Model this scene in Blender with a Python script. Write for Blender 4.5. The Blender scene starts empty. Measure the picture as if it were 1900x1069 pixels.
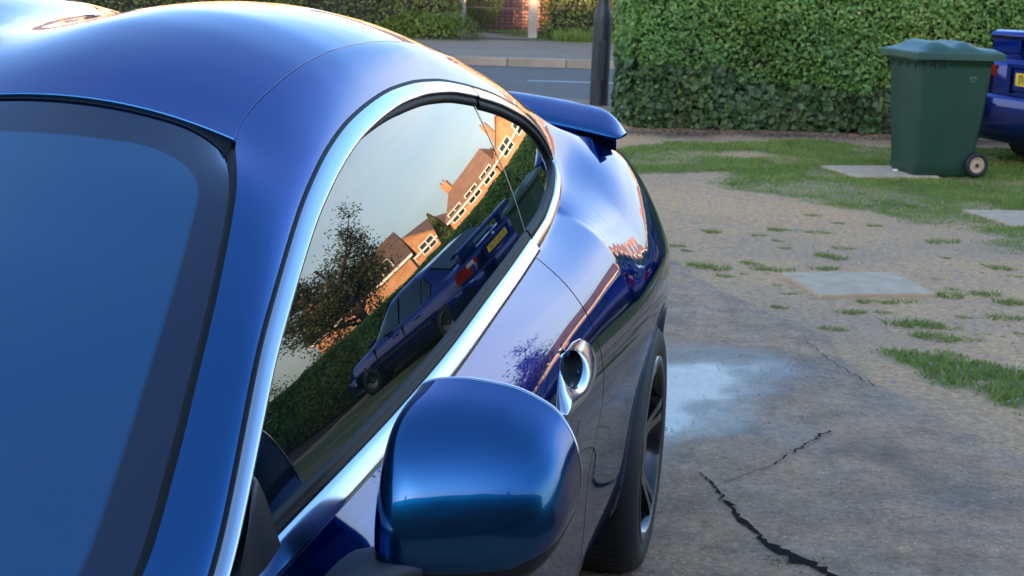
import bpy, math, random
import numpy as np
from mathutils import Vector, Matrix
random.seed(7); rng = np.random.default_rng(11)
scene = bpy.context.scene
COL = scene.collection

# ------------------------------------------------------------------ camera
cam_d = bpy.data.cameras.new("camera"); cam = bpy.data.objects.new("camera", cam_d); COL.objects.link(cam)
PITCH, ROLL, CAM_H, FPX = math.radians(12.3), math.radians(2.2), 1.60, 2800.0
fwd = Vector((0, math.cos(PITCH), -math.sin(PITCH))); up0 = Vector((0, math.sin(PITCH), math.cos(PITCH))); rt0 = Vector((1, 0, 0))
rt = rt0*math.cos(ROLL) + up0*math.sin(ROLL); up = up0*math.cos(ROLL) - rt0*math.sin(ROLL)
cam.matrix_world = Matrix(((rt.x, up.x, -fwd.x, 0), (rt.y, up.y, -fwd.y, 0), (rt.z, up.z, -fwd.z, CAM_H), (0, 0, 0, 1)))
cam_d.sensor_width = 36.0; cam_d.lens = 36.0*FPX/1900.0; cam_d.clip_start = 0.05; cam_d.clip_end = 1500
cam_d.dof.use_dof = True; cam_d.dof.focus_distance = 2.3; cam_d.dof.aperture_fstop = 18.0
scene.camera = cam

# ------------------------------------------------------------------ sky, sun, exposure
SUN_EL, SUN_AZ = math.radians(9.0), math.radians(197.0)      # azimuth clockwise from +Y: behind the camera, a little left
wd = bpy.data.worlds.new("World"); scene.world = wd; wd.use_nodes = True
nt = wd.node_tree; nt.nodes.clear()
def N(nt, t, **k):
    n = nt.nodes.new(t)
    for a, b in k.items(): setattr(n, a, b)
    return n
out = N(nt, "ShaderNodeOutputWorld"); bg = N(nt, "ShaderNodeBackground"); sky = N(nt, "ShaderNodeTexSky")
sky.sky_type = 'NISHITA'; sky.sun_disc = False; sky.sun_elevation = SUN_EL; sky.sun_rotation = SUN_AZ
sky.air_density = 1.0; sky.dust_density = 3.0; sky.ozone_density = 4.0
tc = N(nt, "ShaderNodeTexCoord"); mp = N(nt, "ShaderNodeMapping"); mp.inputs['Scale'].default_value = (1.0, 1.0, 5.0)
mp.inputs['Rotation'].default_value = (0.0, 0.25, 0.6)
nz = N(nt, "ShaderNodeTexNoise"); nz.inputs['Scale'].default_value = 2.2; nz.inputs['Detail'].default_value = 5; nz.inputs['Roughness'].default_value = .55
cr = N(nt, "ShaderNodeValToRGB"); cr.color_ramp.elements[0].position = .42; cr.color_ramp.elements[1].position = .72
cr.color_ramp.elements[0].color = (.52, .52, .52, 1); cr.color_ramp.elements[1].color = (1, 1, 1, 1)
mx = N(nt, "ShaderNodeMixRGB"); mx.blend_type = 'MIX'
mx.inputs[2].default_value = (3.6, 3.75, 3.6, 1)      # pale evening cloud low in the sky, thinning upward
sx = N(nt, "ShaderNodeSeparateXYZ"); fade = N(nt, "ShaderNodeMapRange"); fade.interpolation_type = 'SMOOTHSTEP'
fade.inputs[1].default_value = .10; fade.inputs[2].default_value = .38; fade.inputs[3].default_value = .82; fade.inputs[4].default_value = .04
cm = N(nt, "ShaderNodeMath"); cm.operation = 'MULTIPLY'
L = nt.links.new
L(tc.outputs['Generated'], mp.inputs['Vector']); L(mp.outputs[0], nz.inputs['Vector']); L(nz.outputs['Fac'], cr.inputs[0])
L(tc.outputs['Generated'], sx.inputs[0]); L(sx.outputs['Z'], fade.inputs[0]); L(cr.outputs[0], cm.inputs[0]); L(fade.outputs[0], cm.inputs[1]); L(cm.outputs[0], mx.inputs[0]); L(sky.outputs[0], mx.inputs[1])
L(mx.outputs[0], bg.inputs[0]); bg.inputs[1].default_value = 0.13; L(bg.outputs[0], out.inputs[0])
sd = bpy.data.lights.new("sun", 'SUN'); so = bpy.data.objects.new("sun", sd); COL.objects.link(so)
sd.energy = 3.4; sd.angle = math.radians(.6); sd.color = (1.0, .66, .38)
to_sun = Vector((math.sin(SUN_AZ)*math.cos(SUN_EL), math.cos(SUN_AZ)*math.cos(SUN_EL), math.sin(SUN_EL)))
so.rotation_euler = to_sun.to_track_quat('Z', 'Y').to_euler(); so.location = (0, -20, 30)
vs = scene.view_settings; vs.view_transform = 'Standard'; vs.look = 'None'; vs.gamma = 1.0; vs.use_curve_mapping = False; vs.exposure = 2.72
scene.cycles.use_denoising = True; scene.cycles.max_bounces = 8; scene.cycles.glossy_bounces = 5; scene.cycles.caustics_reflective = False

# ------------------------------------------------------------------ materials
MAT = {}
def mat(name, col=(.5, .5, .5), rough=.5, metal=0., coat=0., coat_rough=.02, ior=1.5, spec=.5):
    m = bpy.data.materials.new(name); m.use_nodes = True; MAT[name] = m
    b = m.node_tree.nodes['Principled BSDF']; b.inputs['Base Color'].default_value = (*col, 1)
    b.inputs['Roughness'].default_value = rough; b.inputs['Metallic'].default_value = metal
    b.inputs['Coat Weight'].default_value = coat; b.inputs['Coat Roughness'].default_value = coat_rough
    b.inputs['IOR'].default_value = ior; b.inputs['Specular IOR Level'].default_value = spec
    return m
def noisy(m, c1, c2, scale=8., detail=6., lo=.35, hi=.65, bump=0., bscale=None, bdist=.01, rough=None, coord='Object', stretch=None):
    """mottle between two real colours, with optional fine relief"""
    nt = m.node_tree; b = nt.nodes['Principled BSDF']; tc = N(nt, "ShaderNodeTexCoord"); L = nt.links.new
    src = tc.outputs[coord]
    if stretch:
        mp = N(nt, "ShaderNodeMapping"); mp.inputs['Scale'].default_value = stretch; L(src, mp.inputs[0]); src = mp.outputs[0]
    n = N(nt, "ShaderNodeTexNoise"); n.inputs['Scale'].default_value = scale; n.inputs['Detail'].default_value = detail; L(src, n.inputs['Vector'])
    r = N(nt, "ShaderNodeValToRGB"); r.color_ramp.elements[0].position = lo; r.color_ramp.elements[1].position = hi
    r.color_ramp.elements[0].color = (*c1, 1); r.color_ramp.elements[1].color = (*c2, 1)
    L(n.outputs['Fac'], r.inputs[0]); L(r.outputs[0], b.inputs['Base Color'])
    if bump:
        n2 = N(nt, "ShaderNodeTexNoise"); n2.inputs['Scale'].default_value = bscale or scale*6; n2.inputs['Detail'].default_value = 4; L(src, n2.inputs['Vector'])
        bp = N(nt, "ShaderNodeBump"); bp.inputs['Strength'].default_value = bump; bp.inputs['Distance'].default_value = bdist
        L(n2.outputs['Fac'], bp.inputs['Height']); L(bp.outputs[0], b.inputs['Normal'])
    if rough: b.inputs['Roughness'].default_value = rough
    return r
m = mat('paint', (.0002, .082, .225), .24, 1.0, 1.0, .006); m.node_tree.nodes['Principled BSDF'].inputs['Specular Tint'].default_value = (.04, .12, .32, 1); m.node_tree.nodes['Principled BSDF'].inputs['Coat IOR'].default_value = 1.46
mat('chrome', (.70, .72, .75), .10, 1.0)
mat('satin', (.44, .48, .56), .14, 1.0)
mat('glass', (.004, .007, .006), .0, 0, 0, 0, 1.72)
mat('rubber', (.004, .004, .0045), .6, spec=.25)
mat('black_plastic', (.006, .0065, .008), .45, spec=.35)
mat('grey_plastic', (.03, .036, .045), .5, spec=.4)
mat('liner', (.004, .004, .005), .8)
mat('tyre', (.012, .012, .013), .62)
mat('rim', (.025, .027, .030), .22, .8, .6)
mat('rim_bright', (.45, .47, .5), .2, 1.0)
mat('red_lens', (.22, .006, .008), .08, 0, 1.0)
mat('clear_lens', (.5, .45, .42), .1, 0, 1.0)
mat('plate_yellow', (.78, .50, .02), .4)
mat('glass_edge', (.16, .19, .17), .3)
mat('ink', (.01, .01, .01), .5)
m = mat('sedan_paint', (.002, .015, .15), .30, 1.0, 1.0, .02); m.node_tree.nodes['Principled BSDF'].inputs['Specular Tint'].default_value = (.25, .4, 1, 1)
mat('white_paint', (.75, .74, .70), .6)
mat('trunk', (.09, .065, .045), .9)
mat('bark_dark', (.03, .024, .018), .95)
m = mat('bin_green', (.010, .050, .036), .42); noisy(m, (.011, .042, .026), (.017, .056, .036), 3.5, 6, .3, .7, .12, 220, .002)
m = mat('lid_green', (.03, .085, .07), .45); noisy(m, (.022, .062, .042), (.040, .088, .064), 5, 6, .3, .7, .1, 160, .002)
m = mat('slab', (.30, .29, .28), .85); noisy(m, (.40, .28, .178), (.53, .385, .255), 9, 9, .3, .7, .45, 90, .004)
m = mat('asphalt', (.06, .063, .068), .85); noisy(m, (.092, .079, .068), (.112, .096, .083), 1.2, 8, .3, .7, .3, 120, .004)
m = mat('pavement', (.14, .13, .12), .9); noisy(m, (.19, .134, .090), (.25, .178, .122), 1.5, 9, .3, .7, .3, 60, .006)
m = mat('kerb', (.26, .21, .17), .9); noisy(m, (.25, .19, .14), (.34, .265, .20), 4, 8, .3, .7, .3, 60, .006)
m = mat('road_paint', (.55, .55, .53), .8); noisy(m, (.38, .38, .37), (.6, .6, .58), 14, 8, .3, .6)
m = mat('post_metal', (.018, .021, .026), .5); noisy(m, (.009, .011, .014), (.018, .020, .025), 6, 7, .3, .7, .2, 40, .004)
m = mat('gatepost', (.34, .29, .24), .85); noisy(m, (.27, .22, .18), (.40, .34, .29), 5, 8, .3, .7, .3, 40, .006)
m = mat('iron', (.012, .012, .013), .55)
m = mat('brick', (.20, .06, .045), .9); noisy(m, (.13, .04, .035), (.24, .085, .06), 3.0, 8, .25, .75, .4, 60, .004)
mat('mortar', (.42, .36, .30), .95)
m = mat('turf', (.05,.07,.025), .95); noisy(m, (.045, .065, .02), (.085, .10, .035), 3, 8, .3, .7)
m = mat('soil_dark', (.06, .04, .03), .95); noisy(m, (.05, .033, .024), (.11, .075, .055), 9, 8, .3, .7, .6, 60, .012)
m = mat('render_brick', (.42, .22, .11), .9); noisy(m, (.34, .17, .085), (.47, .26, .14), 2.0, 9, .3, .7)
m = mat('roof_tile', (.30, .17, .11), .9); noisy(m, (.24, .14, .09), (.34, .20, .13), 1.5, 9, .3, .7)
m = mat('roof_dark', (.12, .085, .065), .9); noisy(m, (.09, .065, .05), (.15, .105, .08), 2, 8, .3, .7)
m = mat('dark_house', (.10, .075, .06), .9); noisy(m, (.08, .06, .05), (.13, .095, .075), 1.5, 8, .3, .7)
mat('window_glass', (.02, .025, .03), .05, 0, 0, 0, 1.5)
mat('crack_fill', (.010, .008, .007), .95, spec=.1)
mat('stone', (.30, .27, .24), .9)
mat('white_bit', (.75, .75, .73), .6)
def leafmat(name, ramp, rough=.5, trans=.25):
    m = bpy.data.materials.new(name); m.use_nodes = True; MAT[name] = m; nt = m.node_tree; b = nt.nodes['Principled BSDF']; L = nt.links.new
    a = N(nt, "ShaderNodeAttribute"); a.attribute_name = 'rnd'; r = N(nt, "ShaderNodeValToRGB"); L(a.outputs['Fac'], r.inputs[0])
    while len(r.color_ramp.elements) < len(ramp): r.color_ramp.elements.new(.5)
    for e, (p, c) in zip(r.color_ramp.elements, ramp): e.position = p; e.color = (*c, 1)
    L(r.outputs[0], b.inputs['Base Color']); b.inputs['Roughness'].default_value = rough
    t = N(nt, "ShaderNodeBsdfTranslucent"); L(r.outputs[0], t.inputs[0]); ms = N(nt, "ShaderNodeMixShader"); ms.inputs[0].default_value = trans
    L(b.outputs[0], ms.inputs[1]); L(t.outputs[0], ms.inputs[2]); L(ms.outputs[0], nt.nodes['Material Output'].inputs[0])
leafmat('privet', [(0, (.045, .095, .020)), (.45, (.125, .250, .048)), (.85, (.220, .340, .070)), (1, (.36, .38, .11))])
leafmat('ivy', [(0, (.028, .055, .020)), (.6, (.080, .140, .048)), (1, (.18, .21, .08))], .5)
leafmat('far_hedge', [(0, (.040, .060, .012)), (.5, (.11, .15, .024)), (1, (.24, .25, .05))])
leafmat('grass', [(0, (.095, .150, .026)), (.5, (.180, .250, .045)), (.85, (.26, .30, .070)), (1, (.44, .36, .15))], .7)
leafmat('tree_leaf', [(0, (.012, .026, .012)), (1, (.05, .07, .02))])
leafmat('shrub_leaf', [(0, (.07, .11, .012)), (1, (.22, .27, .03))])
leafmat('dead_leaf', [(0, (.10, .055, .03)), (1, (.26, .17, .09))])
leafmat('conifer', [(0, (.05, .075, .012)), (1, (.13, .16, .025))])

# ------------------------------------------------------------------ mesh helpers
def tag(o, label=None, cat=None, group=None, kind=None):
    if label: o['label'] = label
    if cat: o['category'] = cat
    if group: o['group'] = group
    if kind: o['kind'] = kind
    return o
def empty(name, loc=(0, 0, 0), rz=0., **k):
    o = bpy.data.objects.new(name, None); COL.objects.link(o); o.location = loc; o.rotation_euler = (0, 0, rz); o.empty_display_size = .1
    return tag(o, **k)
def link(name, me, parent=None, **k):
    o = bpy.data.objects.new(name, me); COL.objects.link(o)
    if parent is not None: o.parent = parent
    return tag(o, **k)
def mk(name, V, F, m, parent=None, smooth=False, attrs=None, **k):
    me = bpy.data.meshes.new(name); me.from_pydata([tuple(map(float, v)) for v in V], [], [tuple(map(int, f)) for f in F]); me.materials.append(MAT[m])
    if smooth: me.polygons.foreach_set('use_smooth', np.ones(len(me.polygons), bool))
    for n, a in (attrs or {}).items():
        at = me.attributes.new(n, 'FLOAT', 'POINT'); at.data.foreach_set('value', np.asarray(a, np.float32))
    me.update(); return link(name, me, parent, **k)
def gridfaces(n, m, flip=False, keep=None, closed=False):
    F = []
    for i in range(n-1):
        for j in range(m if closed else m-1):
            if keep is not None and not keep[i, j]: continue
            j2 = (j+1) % m
            q = (i*m+j, i*m+j2, (i+1)*m+j2, (i+1)*m+j)
            F.append(q[::-1] if flip else q)
    return F
def grid(name, P, m, parent=None, flip=False, keep=None, closed=False, smooth=True, **k):
    P = np.asarray(P, float); n, c = P.shape[:2]; F = gridfaces(n, c, flip, keep, closed)
    if keep is not None:
        used = np.unique(np.array(F).ravel()); re = -np.ones(n*c, int); re[used] = np.arange(len(used))
        at = k.pop('attrs', None)
        if at: k['attrs'] = {a: np.asarray(b).ravel()[used] for a, b in at.items()}
        return mk(name, P.reshape(-1, 3)[used], [[re[q] for q in f] for f in F], m, parent, smooth, **k)
    return mk(name, P.reshape(-1, 3), F, m, parent, smooth, **k)
def gnormals(P):
    du = np.gradient(P, axis=0); dv = np.gradient(P, axis=1); n = np.cross(du, dv); return n/np.maximum(np.linalg.norm(n, axis=2, keepdims=True), 1e-9)
def rolled(P, inward, d=.007):
    """add a rim turned inward round a grid panel"""
    P = np.asarray(P, float); k = .05; P = np.concatenate([P[:1], P[:1]*(1-k)+P[1:2]*k, P[1:-1], P[-1:]*(1-k)+P[-2:-1]*k, P[-1:]], 0); P = np.concatenate([P[:, :1], P[:, :1]*(1-k)+P[:, 1:2]*k, P[:, 1:-1], P[:, -1:]*(1-k)+P[:, -2:-1]*k, P[:, -1:]], 1); n = gnormals(P); s = np.sign((n.reshape(-1, 3)@np.array(inward)).sum()); Q = P+n*s*d
    n_, m_ = P.shape[:2]; R = np.empty((n_+2, m_+2, 3)); R[1:-1, 1:-1] = P
    R[0, 1:-1] = Q[0]; R[-1, 1:-1] = Q[-1]; R[1:-1, 0] = Q[:, 0]; R[1:-1, -1] = Q[:, -1]
    R[0, 0] = Q[0, 0]; R[0, -1] = Q[0, -1]; R[-1, 0] = Q[-1, 0]; R[-1, -1] = Q[-1, -1]
    return R
def boxg(x0, x1, y0, y1, z0, z1):
    V = [(x0, y0, z0), (x1, y0, z0), (x1, y1, z0), (x0, y1, z0), (x0, y0, z1), (x1, y0, z1), (x1, y1, z1), (x0, y1, z1)]
    return V, [(0, 3, 2, 1), (4, 5, 6, 7), (0, 1, 5, 4), (1, 2, 6, 5), (2, 3, 7, 6), (3, 0, 4, 7)]
def join(*parts):
    V, F = [], []
    for v, f in parts:
        o = len(V); V += [tuple(p) for p in v]; F += [tuple(i+o for i in q) for q in f]
    return V, F
def box(name, b, m, parent=None, bevel=0., **k):
    o = mk(name, *boxg(*b), m, parent, **k)
    if bevel: bv = o.modifiers.new('bevel', 'BEVEL'); bv.width = bevel; bv.segments = 2
    return o
def tubeg(path, rads, n=10, cap=True):
    path = [np.array(p, float) for p in path]; V, F = [], []
    for i, p in enumerate(path):
        t = path[min(i+1, len(path)-1)]-path[max(i-1, 0)]; t /= np.linalg.norm(t)
        a = np.cross(t, (0, 0, 1.) if abs(t[2]) < .9 else (1., 0, 0)); a /= np.linalg.norm(a); b = np.cross(t, a)
        r = rads[i] if hasattr(rads, '__len__') else rads
        for k in range(n):
            q = 2*math.pi*k/n; V.append(p+r*(a*math.cos(q)+b*math.sin(q)))
    for i in range(len(path)-1):
        for k in range(n): F.append((i*n+k, i*n+(k+1) % n, (i+1)*n+(k+1) % n, (i+1)*n+k))
    if cap: F.append(tuple(range(n))); F.append(tuple(range((len(path)-1)*n, len(path)*n))[::-1])
    return V, F
def latheg(prof, n=32, axis='z', closed=False):
    """prof: (radius, height)"""
    V = []
    for r, h in prof:
        for k in range(n):
            q = 2*math.pi*k/n
            V.append((r*math.cos(q), r*math.sin(q), h) if axis == 'z' else (h, r*math.cos(q), r*math.sin(q)))
    m = len(prof); F = gridfaces(m, n, False, None, True)
    if closed: F += [((m-1)*n+j, (m-1)*n+(j+1) % n, (j+1) % n, j) for j in range(n)]
    return V, F
def cloud(name, C, Nn, size, m, parent=None, ratio=.55, rnd=None, fold=.25, **k):
    """one mesh of small leaves: centres C, facing Nn"""
    C = np.asarray(C, float); n = len(C); Nn = Nn/np.linalg.norm(Nn, axis=1, keepdims=True)
    t = rng.normal(size=(n, 3)); t -= (t*Nn).sum(1, keepdims=True)*Nn; t /= np.linalg.norm(t, axis=1, keepdims=True); b = np.cross(Nn, t)
    s = (size*(.65+.7*rng.random(n)))[:, None]
    V = np.stack([C-t*s*.5, C+b*s*ratio*.5+Nn*s*fold*.3, C+t*s*.5, C-b*s*ratio*.5+Nn*s*fold*.3], 1).reshape(-1, 3)
    me = bpy.data.meshes.new(name); me.vertices.add(4*n); me.vertices.foreach_set('co', V.ravel().astype(np.float32))
    me.loops.add(4*n); me.loops.foreach_set('vertex_index', np.arange(4*n, dtype=np.int32)); me.polygons.add(n)
    me.polygons.foreach_set('loop_start', np.arange(0, 4*n, 4, dtype=np.int32)); me.materials.append(MAT[m])
    at = me.attributes.new('rnd', 'FLOAT', 'POINT'); r = rng.random(n) if rnd is None else np.clip(rnd, 0, 1); at.data.foreach_set('value', np.repeat(r, 4).astype(np.float32))
    me.update(calc_edges=True); me.validate(); return link(name, me, parent, **k)
def blades(name, B, h, wd_, m, parent=None, lean=.5, rnd=None, **k):
    B = np.asarray(B, float); n = len(B); a = rng.random(n)*2*math.pi; hh = h*(.5+.9*rng.random(n)); ln = lean*hh*rng.random(n); a2 = rng.random(n)*2*math.pi
    s = np.stack([np.cos(a), np.sin(a), np.zeros(n)], 1)*(wd_*.5*(.6+.8*rng.random(n)))[:, None]
    tip = B+np.stack([np.cos(a2)*ln, np.sin(a2)*ln, hh], 1)
    V = np.stack([B-s, B+s, tip], 1).reshape(-1, 3)
    me = bpy.data.meshes.new(name); me.vertices.add(3*n); me.vertices.foreach_set('co', V.ravel().astype(np.float32))
    me.loops.add(3*n); me.loops.foreach_set('vertex_index', np.arange(3*n, dtype=np.int32)); me.polygons.add(n)
    me.polygons.foreach_set('loop_start', np.arange(0, 3*n, 3, dtype=np.int32)); me.materials.append(MAT[m])
    at = me.attributes.new('rnd', 'FLOAT', 'POINT'); r = rng.random(n) if rnd is None else np.clip(rnd, 0, 1); at.data.foreach_set('value', np.repeat(r, 3).astype(np.float32))
    me.update(calc_edges=True); me.validate(); return link(name, me, parent, **k)
_tab = np.random.default_rng(3).random((256, 256))
def vnoise(x, y, oct=4, seed=0):
    r = 0; amp = 1; tot = 0; x = np.asarray(x, float)+seed*17.3; y = np.asarray(y, float)+seed*9.1
    for _ in range(oct):
        xi, yi = np.floor(x).astype(int), np.floor(y).astype(int); fx, fy = x-xi, y-yi; fx = fx*fx*(3-2*fx); fy = fy*fy*(3-2*fy)
        g = lambda i, j: _tab[(xi+i) % 256, (yi+j) % 256]
        r = r+amp*((g(0, 0)*(1-fx)+g(1, 0)*fx)*(1-fy)+(g(0, 1)*(1-fx)+g(1, 1)*fx)*fy); tot += amp; amp *= .5; x, y = x*2.03, y*2.03
    return r/tot
def inpoly(x, y, poly):
    x = np.asarray(x); y = np.asarray(y); c = np.zeros(x.shape, bool); n = len(poly)
    for i in range(n):
        x1, y1 = poly[i]; x2, y2 = poly[(i+1) % n]
        if y1 == y2: continue
        c ^= ((y1 > y) != (y2 > y)) & (x < (x2-x1)*(y-y1)/(y2-y1)+x1)
    return c
def polydist(x, y, poly, closed=True):
    d = np.full(np.shape(x), 1e9); n = len(poly)
    for i in range(n if closed else n-1):
        ax, ay = poly[i]; bx, by = poly[(i+1) % n]; vx, vy = bx-ax, by-ay
        t = np.clip(((x-ax)*vx+(y-ay)*vy)/(vx*vx+vy*vy), 0, 1); d = np.minimum(d, np.hypot(x-ax-t*vx, y-ay-t*vy))
    return d
def sdist(x, y, poly): d = polydist(x, y, poly); return np.where(inpoly(x, y, poly), d, -d)

# ---- car shape: u = metres rearward, w = metres from centreline, z = height ----
UD = np.arange(0.0, 4.9001, 0.01)
def table(us, vs, sig):
    y = np.interp(UD, us, vs)
    y0, y1 = y[0]-(y[1]-y[0])*np.arange(60,0,-1), y[-1]+(y[-1]-y[-2])*np.arange(1,61)
    yy = np.concatenate([y0, y, y1]); k = max(1e-3, sig/0.01)
    g = np.exp(-0.5*(np.arange(-60,61)/k)**2); g /= g.sum()
    return np.convolve(yy, g, 'same')[60:-60]
def ev(tab, u): return np.interp(u, UD, tab)
def Wg(u, z):
    d = np.clip(np.asarray(z)-1.0, -.1, 9)
    return .758-.014*(u-2.2)-.022*(u-2.2)**2-(z-1.0)*.285-.47*d**2
T = {}
# top edge of the side (screen edge, then roof seam, then boot edge)
ku = [0,.5,1.0,1.25,1.40,1.59,1.75,1.80,1.89,1.984,2.07,2.18,2.31,2.45,2.57,2.70,2.86,3.13,3.45,3.7,3.85,4.0,4.2,4.6,4.9]
T['z0'] = table(ku,[.80,.89,.955,1.017,1.108,1.214,1.301,1.325,1.354,1.385,1.408,1.431,1.445,1.449,1.449,1.444,1.429,1.390,1.325,1.255,1.205,1.16,1.115,1.05,.98], .03)
T['w0'] = table(ku,[.60,.68,.715,.703,.675,.633,.591,.572,.528,.52,.52,.52,.52,.52,.52,.52,.52,.52,.53,.545,.555,.57,.60,.58,.50], .035)
# upper line of the window trim
cu = [0,1.0,1.2,1.296,1.404,1.544,1.712,1.836,1.993,2.142,2.288,2.44,2.628,2.822,3.021,3.217,3.423,3.6,3.85,4.05,4.2,4.6,4.9]
T['z2'] = table(cu,[.78,.93,.96,1.005,1.078,1.162,1.233,1.279,1.322,1.350,1.366,1.377,1.378,1.367,1.342,1.311,1.265,1.215,1.15,1.115,1.10,1.05,.98], .03)
T['b2'] = table([0,3.5,3.85,4.9],[0,0,1,1],.1)     # 0: on the glass barrel, 1: rear table
T['w2'] = table([0,3.3,3.6,3.85,4.05,4.2,4.6,4.9],[.59,.59,.607,.645,.682,.705,.66,.56],.06)
bu = [0,1.2,1.415,1.575,1.833,2.162,2.46,3.022,3.20,3.4,3.6,3.9,4.2,4.6,4.9]
T['z4'] = table(bu,[.77,.953,.964,.967,.971,.980,.995,1.014,1.018,1.032,1.05,1.075,1.075,1.03,.96],.06)
T['w4'] = table([0,3.3,3.6,3.9,4.2,4.6,4.9],[.71,.71,.70,.735,.762,.715,.60],.08)
pu = [0,.6,1.0,1.5,2.0,2.5,2.95,3.3,3.6,3.9,4.2,4.6,4.9]
T['w5']=table(pu,[.70,.77,.795,.806,.812,.81,.803,.802,.80,.80,.80,.745,.62],.12)
T['z5']=table(pu,[.74,.84,.885,.900,.915,.935,.953,.975,1.0,1.028,1.028,.98,.90],.12)
T['w6']=table(pu,[.77,.835,.850,.856,.86,.862,.865,.87,.874,.872,.862,.80,.66],.12)
T['z6']=table(pu,[.66,.78,.825,.835,.845,.86,.867,.885,.905,.93,.945,.88,.80],.12)
T['w7']=table(pu,[.79,.862,.876,.882,.885,.888,.89,.903,.916,.921,.905,.83,.68],.12)
T['z7']=table(pu,[.55,.68,.745,.752,.76,.768,.775,.79,.80,.80,.80,.74,.66],.12)
T['w8']=table(pu,[.78,.860,.865,.865,.865,.867,.870,.884,.903,.91,.895,.82,.66],.12)
T['z8']=table(pu,[.42,.50,.52,.52,.52,.53,.54,.56,.57,.57,.57,.55,.5],.12)
T['w9']=table(pu,[.74,.83,.832,.832,.832,.832,.834,.842,.862,.88,.87,.80,.64],.12)
T['z9']=table(pu,[.25,.26,.26,.26,.26,.26,.26,.26,.27,.28,.30,.33,.36],.12)
def spline(P, n):
    """natural cubic through P by chord length, n samples"""
    P=np.asarray(P,float); t=np.concatenate([[0],np.cumsum(np.linalg.norm(np.diff(P,axis=0),axis=1))])
    m=len(P); h=np.diff(t); A=np.zeros((m,m)); R=np.zeros((m,P.shape[1])); A[0,0]=A[-1,-1]=1
    for i in range(1,m-1):
        A[i,i-1]=h[i-1];A[i,i]=2*(h[i-1]+h[i]);A[i,i+1]=h[i]
        R[i]=6*((P[i+1]-P[i])/h[i]-(P[i]-P[i-1])/h[i-1])
    M=np.linalg.solve(A,R); q=np.linspace(0,t[-1],n); k=np.clip(np.searchsorted(t,q,side='right')-1,0,m-2)
    hk=h[k][:,None]; a=((t[k+1]-q)[:,None])/hk; b=1-a
    return a*P[k]+b*P[k+1]+((a**3-a)*M[k]+(b**3-b)*M[k+1])*hk**2/6
NA,NB,NC=14,22,46
def w2(u):
    b=ev(T['b2'],u); return (1-b)*Wg(u,ev(T['z2'],u))+b*ev(T['w2'],u)
def w4(u):
    b=ev(T['b2'],u); return (1-b)*Wg(u,ev(T['z4'],u))+b*ev(T['w4'],u)
def secA(u):
    p0=np.array([ev(T['w0'],u),ev(T['z0'],u)]); p2=np.array([w2(u),ev(T['z2'],u)])
    d=p2-p0; L=np.linalg.norm(d)
    e0=np.radians(62); t0=np.array([np.sin(e0),-np.cos(e0)])
    s=.285+.94*max(0,p2[1]-1.0); t2=np.array([s,-1.0]); t2/=np.linalg.norm(t2)
    s=np.linspace(0,1,NA)[:,None]
    # keep the tangents inside the chord's turn so the rail always bulges outward
    h00,h10,h01,h11=2*s**3-3*s**2+1,s**3-2*s**2+s,-2*s**3+3*s**2,s**3-s**2
    k=min(1.,L/.08)
    return h00*p0+h10*t0*L*k+h01*p2+h11*t2*L*k
def secB(u):
    b=ev(T['b2'],u); z2,z4=ev(T['z2'],u),ev(T['z4'],u); s=np.linspace(0,1,NB); z=z2+(z4-z2)*s
    wg=Wg(u,z); wl=w2(u)+(w4(u)-w2(u))*(s**1.6)
    return np.stack([(1-b)*wg+b*wl,z],1)
def secC(u):
    P=[(w4(u),ev(T['z4'],u))]+[(ev(T['w%d'%i],u),ev(T['z%d'%i],u)) for i in (5,6,7,8,9)]
    P.append((P[-1][0]-.05,P[-1][1]-.07))
    return spline(P,NC)
def section(u):
    A,B,C=secA(u),secB(u),secC(u)
    P=np.concatenate([A,B[1:],C[1:]])
    if u>3.4:
        k=min(1,(u-3.4)/.35); lo,hi=NA-4,NA+NB-2+14
        for _ in range(int(60*k)):
            P[lo:hi]=P[lo:hi]*.5+.25*(P[lo-1:hi-1]+P[lo+1:hi+1])
    return P
iA,iB=NA-1,NA+NB-2   # index of window-top line and belt line
US=np.concatenate([np.arange(.15,4.0,.02),np.arange(4.0,4.621,.02)])
SEC=np.array([section(u) for u in US])
def surf(u,z):
    """half width of the body side below the belt (z decreasing) at u,z"""
    u=float(u); j=np.clip((np.searchsorted(US,u)-1),0,len(US)-2); f=(u-US[j])/(US[j+1]-US[j])
    P=SEC[j]*(1-f)+SEC[j+1]*f; return float(np.interp(z,P[iA:][::-1,1],P[iA:][::-1,0]))
# roof crown (double bubble)
HB=table([0,1.5,1.8,2.3,3.0,3.6,4.1,4.9],[.03,.03,.043,.060,.060,.052,.03,.02],.1)
def roofz(u,w):
    t=np.clip(abs(w)/ev(T['w0'],u),0,1); hb=ev(HB,u)
    dv=np.interp(u,[1.85,2.3,3.2,3.9],[.40,.66,.62,.35]); f=np.where(t>.5,1-(abs(t-.5)/.5)**2.1,1-dv*(1-np.cos(np.pi*(.5-t)/.5))/2)
    return ev(T['z0'],u)+hb*f

# ================================================================== THE SETTING
mk('ground', [(-250, -120, -.03), (300, -120, -.03), (300, 400, -.03), (-250, 400, -.03)], [(0, 1, 2, 3)], 'soil_dark', kind='structure')
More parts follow.
